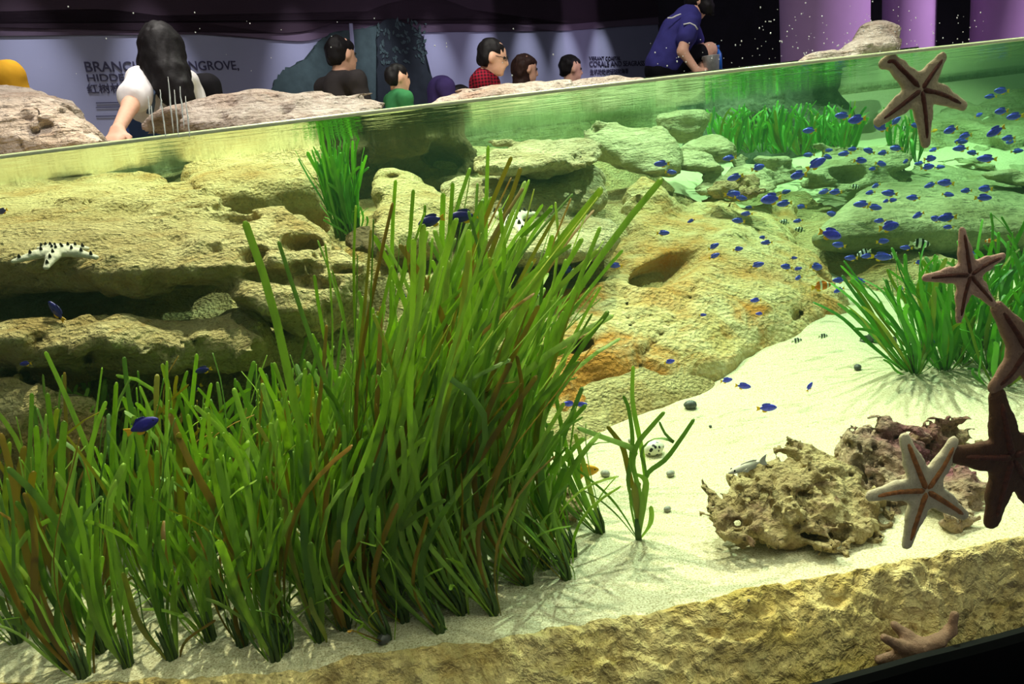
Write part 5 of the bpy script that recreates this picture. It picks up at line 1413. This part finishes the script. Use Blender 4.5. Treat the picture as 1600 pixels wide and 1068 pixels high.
def kneeler(name_label, head, look, sh_w, sh_c, shirt, hair='hair', s=1.0, arm_r=None, arm_l=None, floor_z=-0.6, longhair=None, spectacles=False, h=0.014, extra_skin=(), hair_k=0.03):
    """someone kneeling behind the rocks: head, shoulders and arms in view"""
    head = np.array(head, float); sh_c = np.array(sh_c, float)
    fw, sd, up = frame(look); bf = frame((look[0], look[1], 0))
    bs = bf[1]; bw = bf[0]
    pel = sh_c - UP * 0.46 * s - bw * 0.06; 
    e = empty('person', (pel[0], pel[1], floor_z), name_label, 'person')
    shl, shr = sh_c - bs * sh_w, sh_c + bs * sh_w
    neck = head - up * 0.10 * s - fw * 0.02 * s
    kn = [pel + bw * 0.36 * s + bs * q * 0.10 - UP * (pel[2] - floor_z - 0.07) for q in (-1, 1)]
    ft = [pel - bw * 0.05 + bs * q * 0.10 - UP * (pel[2] - floor_z - 0.05) for q in (-1, 1)]
    al = arm_l or [shl - UP * 0.26 * s + bw * 0.04, shl - UP * 0.40 * s + bw * 0.20]
    ar = arm_r or [shr - UP * 0.26 * s + bw * 0.04, shr - UP * 0.40 * s + bw * 0.20]
    body = head_prims(head, look, s) + limb((neck + up * 0.05, 0.050 * s), (sh_c + UP * 0.03, 0.058 * s)) + limb((shl, 0.052 * s), (sh_c + UP * 0.0, 0.07 * s), (shr, 0.052 * s)) + limb((sh_c - UP * 0.02, 0.10 * s), (sh_c - UP * 0.25 * s, 0.115 * s), (pel, 0.12 * s))
    for sh, am in ((shl, al), (shr, ar)):
        body += limb((sh, 0.05 * s), (np.array(am[0]), 0.040 * s), (np.array(am[1]), 0.028 * s))
        body += hand_prims(np.array(am[1]), np.array(am[1]) - np.array(am[0]), (0, 0, 1), s)
    for k_, f_ in zip(kn, ft): body += limb((pel, 0.085 * s), (k_, 0.058 * s), (f_, 0.045 * s), (f_ - bw * 0.16, 0.035 * s))
    ext = np.array([head + UP * 0.1, pel, *kn, *ft, shl, shr, *[np.array(p) for p in al + ar]])
    solid('body', body + list(extra_skin), 'skin', e, ext, h, 0.022)
    shp = limb((shl, 0.066 * s), (sh_c + UP * 0.005, 0.082 * s), (shr, 0.066 * s)) + limb((sh_c - UP * 0.02, 0.118 * s), (sh_c - UP * 0.25 * s, 0.132 * s), (pel, 0.138 * s))
    for sh, am in ((shl, al), (shr, ar)): shp += limb((sh, 0.064 * s), (sh + (np.array(am[0]) - sh) * 0.72, 0.058 * s))
    solid('shirt', shp, shirt, e, ext, h, 0.03, 0.006)
    tr = []
    for k_, f_ in zip(kn, ft): tr += limb((pel - UP * 0.03, 0.115 * s), (k_, 0.070 * s), (f_, 0.058 * s))
    solid('trousers', tr, 'shorts', e, ext, 0.02, 0.03)
    hp = hair_prims(head, look, s)
    if longhair is not None: hp = hp + longhair
    Mx = np.stack([fw, sd, up], -1); fc = head + (fw * 0.115 - up * 0.045) * s
    face = ell_sdf(fc, (0.085 * s, 0.075 * s, 0.090 * s), Mx)
    low = lambda q: -((q - head) @ up) - (0.075 * s if longhair is None else 9)
    solid('hair', hp, hair, e, np.array([head, head + UP * 0.12, head - UP * 0.1] + ([] if longhair is None else [head - UP * 0.4])), 0.010, hair_k, 0.010, cut=lambda q: np.maximum(-face(q), low(q)))
    face_bits(head, look, e, s)
    if spectacles:
        mb = MB(); b = np.array(e.location)
        for q in (-1, 1):
            c = head + (fw * 0.098 + sd * 0.032 * q + up * 0.012) * s - b
            mb.tube([c + (sd * math.cos(a) * 0.024 + up * math.sin(a) * 0.018) * s for a in np.linspace(0, 2 * math.pi, 17)], 0.0022, 6)
            mb.tube([c + sd * q * 0.024 * s, c + (sd * q * 0.045 - fw * 0.10) * s], 0.002, 6)
        mb.build('spectacles', M['glasses'], part_of(e, 'body'))
    return e, fw, sd, up

# girl leaning over the rock with one arm down to the water
Y0 = 4.25
hd = P(254, 84, Y0); shc = P(262, 128, Y0 + 0.02)
look = (-0.35, 0.9, -0.45)
sl = P(222, 128, Y0 - 0.08); el = P(203, 166, Y0 - 0.30); wr = P(184, 203, 3.56)
e = empty('person', (*P(262, 128, Y0)[:2], -0.6), 'person with long black hair and white shirt, leaning down with one hand at the water', 'person')
pel = P(240, 205, Y0 + 0.05); sr_ = P(292, 128, Y0 + 0.16)
neck = hd - np.array([0, 0, .1])
kn = [pel + np.array([-0.05, -0.10, -0.38]), pel + np.array([0.2, -0.02, -0.38])]
body = head_prims(hd, look) + limb((neck + UP * 0.05, 0.048), (shc + UP * 0.03, 0.055)) + limb((sl, 0.048), (shc, 0.07), (sr_, 0.05)) + limb((shc, 0.10), (pel, 0.125)) + limb((sl, 0.046), (el, 0.038), (wr, 0.026)) + hand_prims(wr, P(180, 212, 3.52) - wr, (0, 0.3, 1), 0.95)
body += limb((sr_, 0.046), (sr_ + np.array([0.06, 0.02, -0.26]), 0.038), (sr_ + np.array([0.0, -0.15, -0.40]), 0.026))
for k_ in kn: body += limb((pel, 0.09), (k_, 0.06), (k_ + np.array([0.05, 0.35, -0.05]), 0.045))
ext = np.array([hd + UP * .1, pel, wr, sr_, sr_ + np.array([0.1, 0, -.4]), *kn, kn[1] + np.array([.05, .4, -.1])])
solid('body', body, 'skin', e, ext, 0.013, 0.02)
solid('shirt', limb((sl, 0.068), (shc, 0.092), (sr_, 0.064)) + limb((shc - UP * 0.02, 0.125), (P(246, 180, Y0), 0.145)) + limb((sl, 0.072), (sl + (el - sl) * 0.62, 0.078)) + limb((sr_, 0.06), (sr_ + np.array([0.04, 0.01, -0.18]), 0.058)), 'shirt_white', e, ext, 0.012, 0.03, 0.008)
solid('jeans', limb((P(246, 188, Y0), 0.14), (pel, 0.15)) + [g for k_ in kn for g in limb((pel, 0.12), (k_, 0.075), (k_ + np.array([0.05, 0.3, -0.05]), 0.06))] + limb((P(214, 192, Y0 - 0.06), 0.06), (P(208, 215, Y0 - 0.04), 0.07)), 'denim', e, ext, 0.016, 0.03, 0.006)
mb = MB(); mb.tube([p - np.array(e.location) for p in (P(244, 118, Y0 - 0.10), P(243, 135, Y0 - 0.16), P(238, 158, Y0 - 0.18), P(234, 178, Y0 - 0.17))], [0.018, 0.02, 0.02, 0.018], 8, 0.35); mb.build('strap', M['strap'], part_of(e, 'shirt'))
fw, sd, up = frame(look)
Mx = np.stack([fw, sd, up], -1)
hp = hair_prims(hd, look, 1.08) + limb((hd - fw * 0.04 + UP * 0.02, 0.105), (P(258, 105, Y0 - 0.06), 0.104), (P(266, 122, Y0 - 0.10), 0.092), (P(274, 140, Y0 - 0.13), 0.076), (P(280, 156, Y0 - 0.14), 0.058), (P(283, 172, Y0 - 0.14), 0.03)) + limb((hd + sd * -0.03, 0.07), (P(232, 105, Y0 - 0.02), 0.05), (P(226, 116, Y0 - 0.05), 0.02))
solid('hair', hp, 'hair', e, np.array([hd + UP * .12, hd - UP * .35, P(285, 165, Y0)]), 0.010, 0.04, 0.008)
face_bits(hd, look, e)

kneeler('person in a black top, mostly hidden behind the long black hair', P(258, 104, 4.85), (0.5, 0.85, -0.3), 0.21, P(288, 140, 4.8), 'shirt_black', s=0.95)
kneeler('person with short black hair in a dark t-shirt, seen from behind, before the mangrove silhouette', P(535, 86, 5.6), (0.72, 0.68, -0.1), 0.21, P(531, 131, 5.6), 'shirt_grey', h=0.016, s=0.98)
kneeler('child with dark hair in a green t-shirt beside the end of the long boulder', P(622, 122, 5.35), (0.85, 0.45, -0.15), 0.12, P(622, 156, 5.35), 'shirt_green', s=0.74)
kneeler('boy in a maroon plaid shirt and spectacles looking down to the right', P(771, 90, 5.8), (0.95, -0.12, -0.32), 0.15, P(757, 128, 5.85), 'plaid', s=0.98, spectacles=True)
hd6 = P(822, 108, 7.0)
kneeler('person with long brown hair, head above the flat boulder, facing right', hd6, (0.88, 0.3, -0.25), 0.16, P(818, 146, 7.0), 'shirt_black', 'hair_brown', s=1.0, longhair=limb((hd6 - np.array([.04, 0, 0]), 0.085), (hd6 - np.array([.06, 0, .14]), 0.08), (hd6 - np.array([.06, 0, .28]), 0.06)))
kneeler('person with short dark hair, head just above the boulder left of the wall lettering', P(893, 108, 7.6), (0.9, 0.25, -0.2), 0.18, P(890, 144, 7.6), 'shirt_grey', s=0.98)
kneeler('person in a purple top bent over behind the left end of the flat boulder', P(722, 160, 6.7), (0.85, 0.2, -0.6), 0.20, P(690, 139, 6.7), 'shirt_purple', s=1.05)
kneeler('person in a mustard yellow top at the left edge of the picture', P(-42, 62, 4.3), (0.2, 0.95, -0.2), 0.20, P(-34, 124, 4.3), 'shirt_yellow', s=1.0)

# squatting person in navy at the water's edge
Y9 = 6.9
ed = empty('person', (*P(1045, 128, Y9)[:2], 0.28), 'person in a navy t-shirt and black shorts squatting at the water with a white bucket', 'person')
Q9 = lambda x, y, dy=0.0: P(x, y, Y9 + dy)
hd = Q9(1094, 2); look = (0.75, -0.15, -0.62)
nk = Q9(1082, 20); ch = Q9(1062, 48); hp_ = Q9(1034, 108); shn = Q9(1078, 38, -0.17); shf = Q9(1076, 36, 0.18)
eln = Q9(1066, 80, -0.24); wrn = Q9(1089, 111, -0.28); elf = Q9(1098, 84, 0.16); wrf = Q9(1094, 113, -0.08)
knn = Q9(1108, 79, 0.08); ftn = Q9(1076, 121, 0.08); knf = Q9(1104, 84, 0.26); ftf = Q9(1074, 122, 0.26)
body = head_prims(hd, look) + limb((hd - UP * 0.06 - np.array([.03, 0, 0]), 0.05), (nk, 0.06)) + limb((nk, 0.07), (ch, 0.125), (hp_, 0.13)) + limb((shn, 0.056), (nk + (ch - nk) * 0.35, 0.08), (shf, 0.056))
body += limb((shn, 0.054), (eln, 0.042), (wrn, 0.030)) + hand_prims(wrn, Q9(1102, 120, -0.28) - wrn, (0, -1, 0.3), 1.0) + limb((shf, 0.054), (elf, 0.042), (wrf, 0.030)) + hand_prims(wrf, Q9(1106, 120, -0.08) - wrf, (0, -1, 0.3), 1.0)
for k_, f_ in ((knn, ftn), (knf, ftf)): body += limb((hp_, 0.10), (k_, 0.066), (f_, 0.045), (f_ + np.array([0.2, -0.02, -0.02]), 0.034))
ext = np.array([hd + UP * .12, hp_, knn + np.array([.1, 0, 0]), ftn, ftf - UP * .05, wrn, wrf, shn - np.array([0, .1, 0]), shf])
solid('body', body, 'skin', ed, ext, 0.015, 0.022)
solid('shirt', limb((nk, 0.075), (ch, 0.150), (Q9(1036, 100), 0.150)) + limb((shn, 0.074), (nk + (ch - nk) * 0.4, 0.105), (shf, 0.074)) + limb((shn, 0.074), (shn + (eln - shn) * 0.5, 0.078)) + limb((shf, 0.07), (shf + (elf - shf) * 0.5, 0.072)), 'shirt_navy', ed, ext, 0.014, 0.035, 0.008)
solid('shorts', limb((Q9(1034, 110), 0.142), (Q9(1036, 118), 0.135)) + [g for k_ in (knn, knf) for g in limb((hp_, 0.125), (hp_ + (k_ - hp_) * 0.8, 0.086))], 'shorts', ed, ext, 0.015, 0.03, 0.006)
fw, sd, up = frame(look); Mx = np.stack([fw, sd, up], -1)
fc = ell_sdf(hd + fw * 0.115 - up * 0.045, (0.08, 0.07, 0.085), Mx)
solid('hair', hair_prims(hd, look, 1.1) + limb((hd, 0.09), (Q9(1106, 14, -0.05), 0.06), (Q9(1112, 22, -0.06), 0.02)), 'hair', ed, np.array([hd + UP * .12, hd - UP * .15]), 0.012, 0.03, 0.006, cut=lambda q: -fc(q))
face_bits(hd, look, ed)
b9 = np.array(ed.location)
for nm, pl in (('sleeve_stripe', ((1068, 38), (1078, 36), (1086, 40), (1090, 46))), ('back_print', ((1043, 28), (1050, 28), (1058, 24), (1064, 22)))):
    mb = MB(); pts = [Q9(x, y, -0.25 if nm[0] == 's' else -0.16) - b9 for x, y in pl]
    mb.tube(pts, 0.006, 6); mb.build(nm, M['white'], part_of(ed, 'shirt'))
bk = Q9(1112, 118, -0.05); eb = empty('bucket', (bk[0], bk[1], 0.28), 'white bucket between the knees and the water beside the squatting person', 'bucket')
mb = MB(); n = 24
prof = [(0.0, 0.062), (0.135, 0.070), (0.14, 0.075), (0.14, 0.067), (0.02, 0.058)]
v = [(q * math.cos(2 * math.pi * k / n), q * math.sin(2 * math.pi * k / n), z) for z, q in prof for k in range(n)]
mb.add(v, [(i * n + k, i * n + (k + 1) % n, (i + 1) * n + (k + 1) % n, (i + 1) * n + k) for i in range(4) for k in range(n)] + [tuple(range(n))[::-1], tuple(4 * n + k for k in range(n))])
mb.build('pail', M['white'], eb)
mb = MB(); mb.tube([(0.073 * math.cos(a), 0.078 * math.sin(a), 0.13 - 0.03 * math.sin(a)) for a in np.linspace(0, math.pi, 13)], 0.004, 6); mb.build('handle', M['white'], eb)
bb = Q9(1120, 92, 0.12); et = empty('bottle', (bb[0], bb[1], 0.28), 'blue bottle standing behind the white bucket', 'bottle')
mb = MB(); prof = [(0.0, 0.042), (0.12, 0.044), (0.16, 0.042), (0.19, 0.026), (0.205, 0.022)]
v = [(q * math.cos(2 * math.pi * k / n), q * math.sin(2 * math.pi * k / n), z) for z, q in prof for k in range(n)]
mb.add(v, [(i * n + k, i * n + (k + 1) % n, (i + 1) * n + (k + 1) % n, (i + 1) * n + k) for i in range(4) for k in range(n)] + [tuple(range(n))[::-1], tuple(4 * n + k for k in range(n))])
mb.build('bottle_body', M['blue'], et)
mb = MB(); mb.tube([(0, 0, 0.203), (0, 0, 0.228)], 0.027, 14); mb.build('cap', M['blue'], et)
# ledge they squat on
v, f = prism([(0.9, 6.3), (3.6, 6.6), (3.6, 8.0), (0.9, 7.8)], -0.6, 0.28)
lg = mesh_obj('trim_4', v, f, M['rock_dark'], smooth=False); struct(lg)
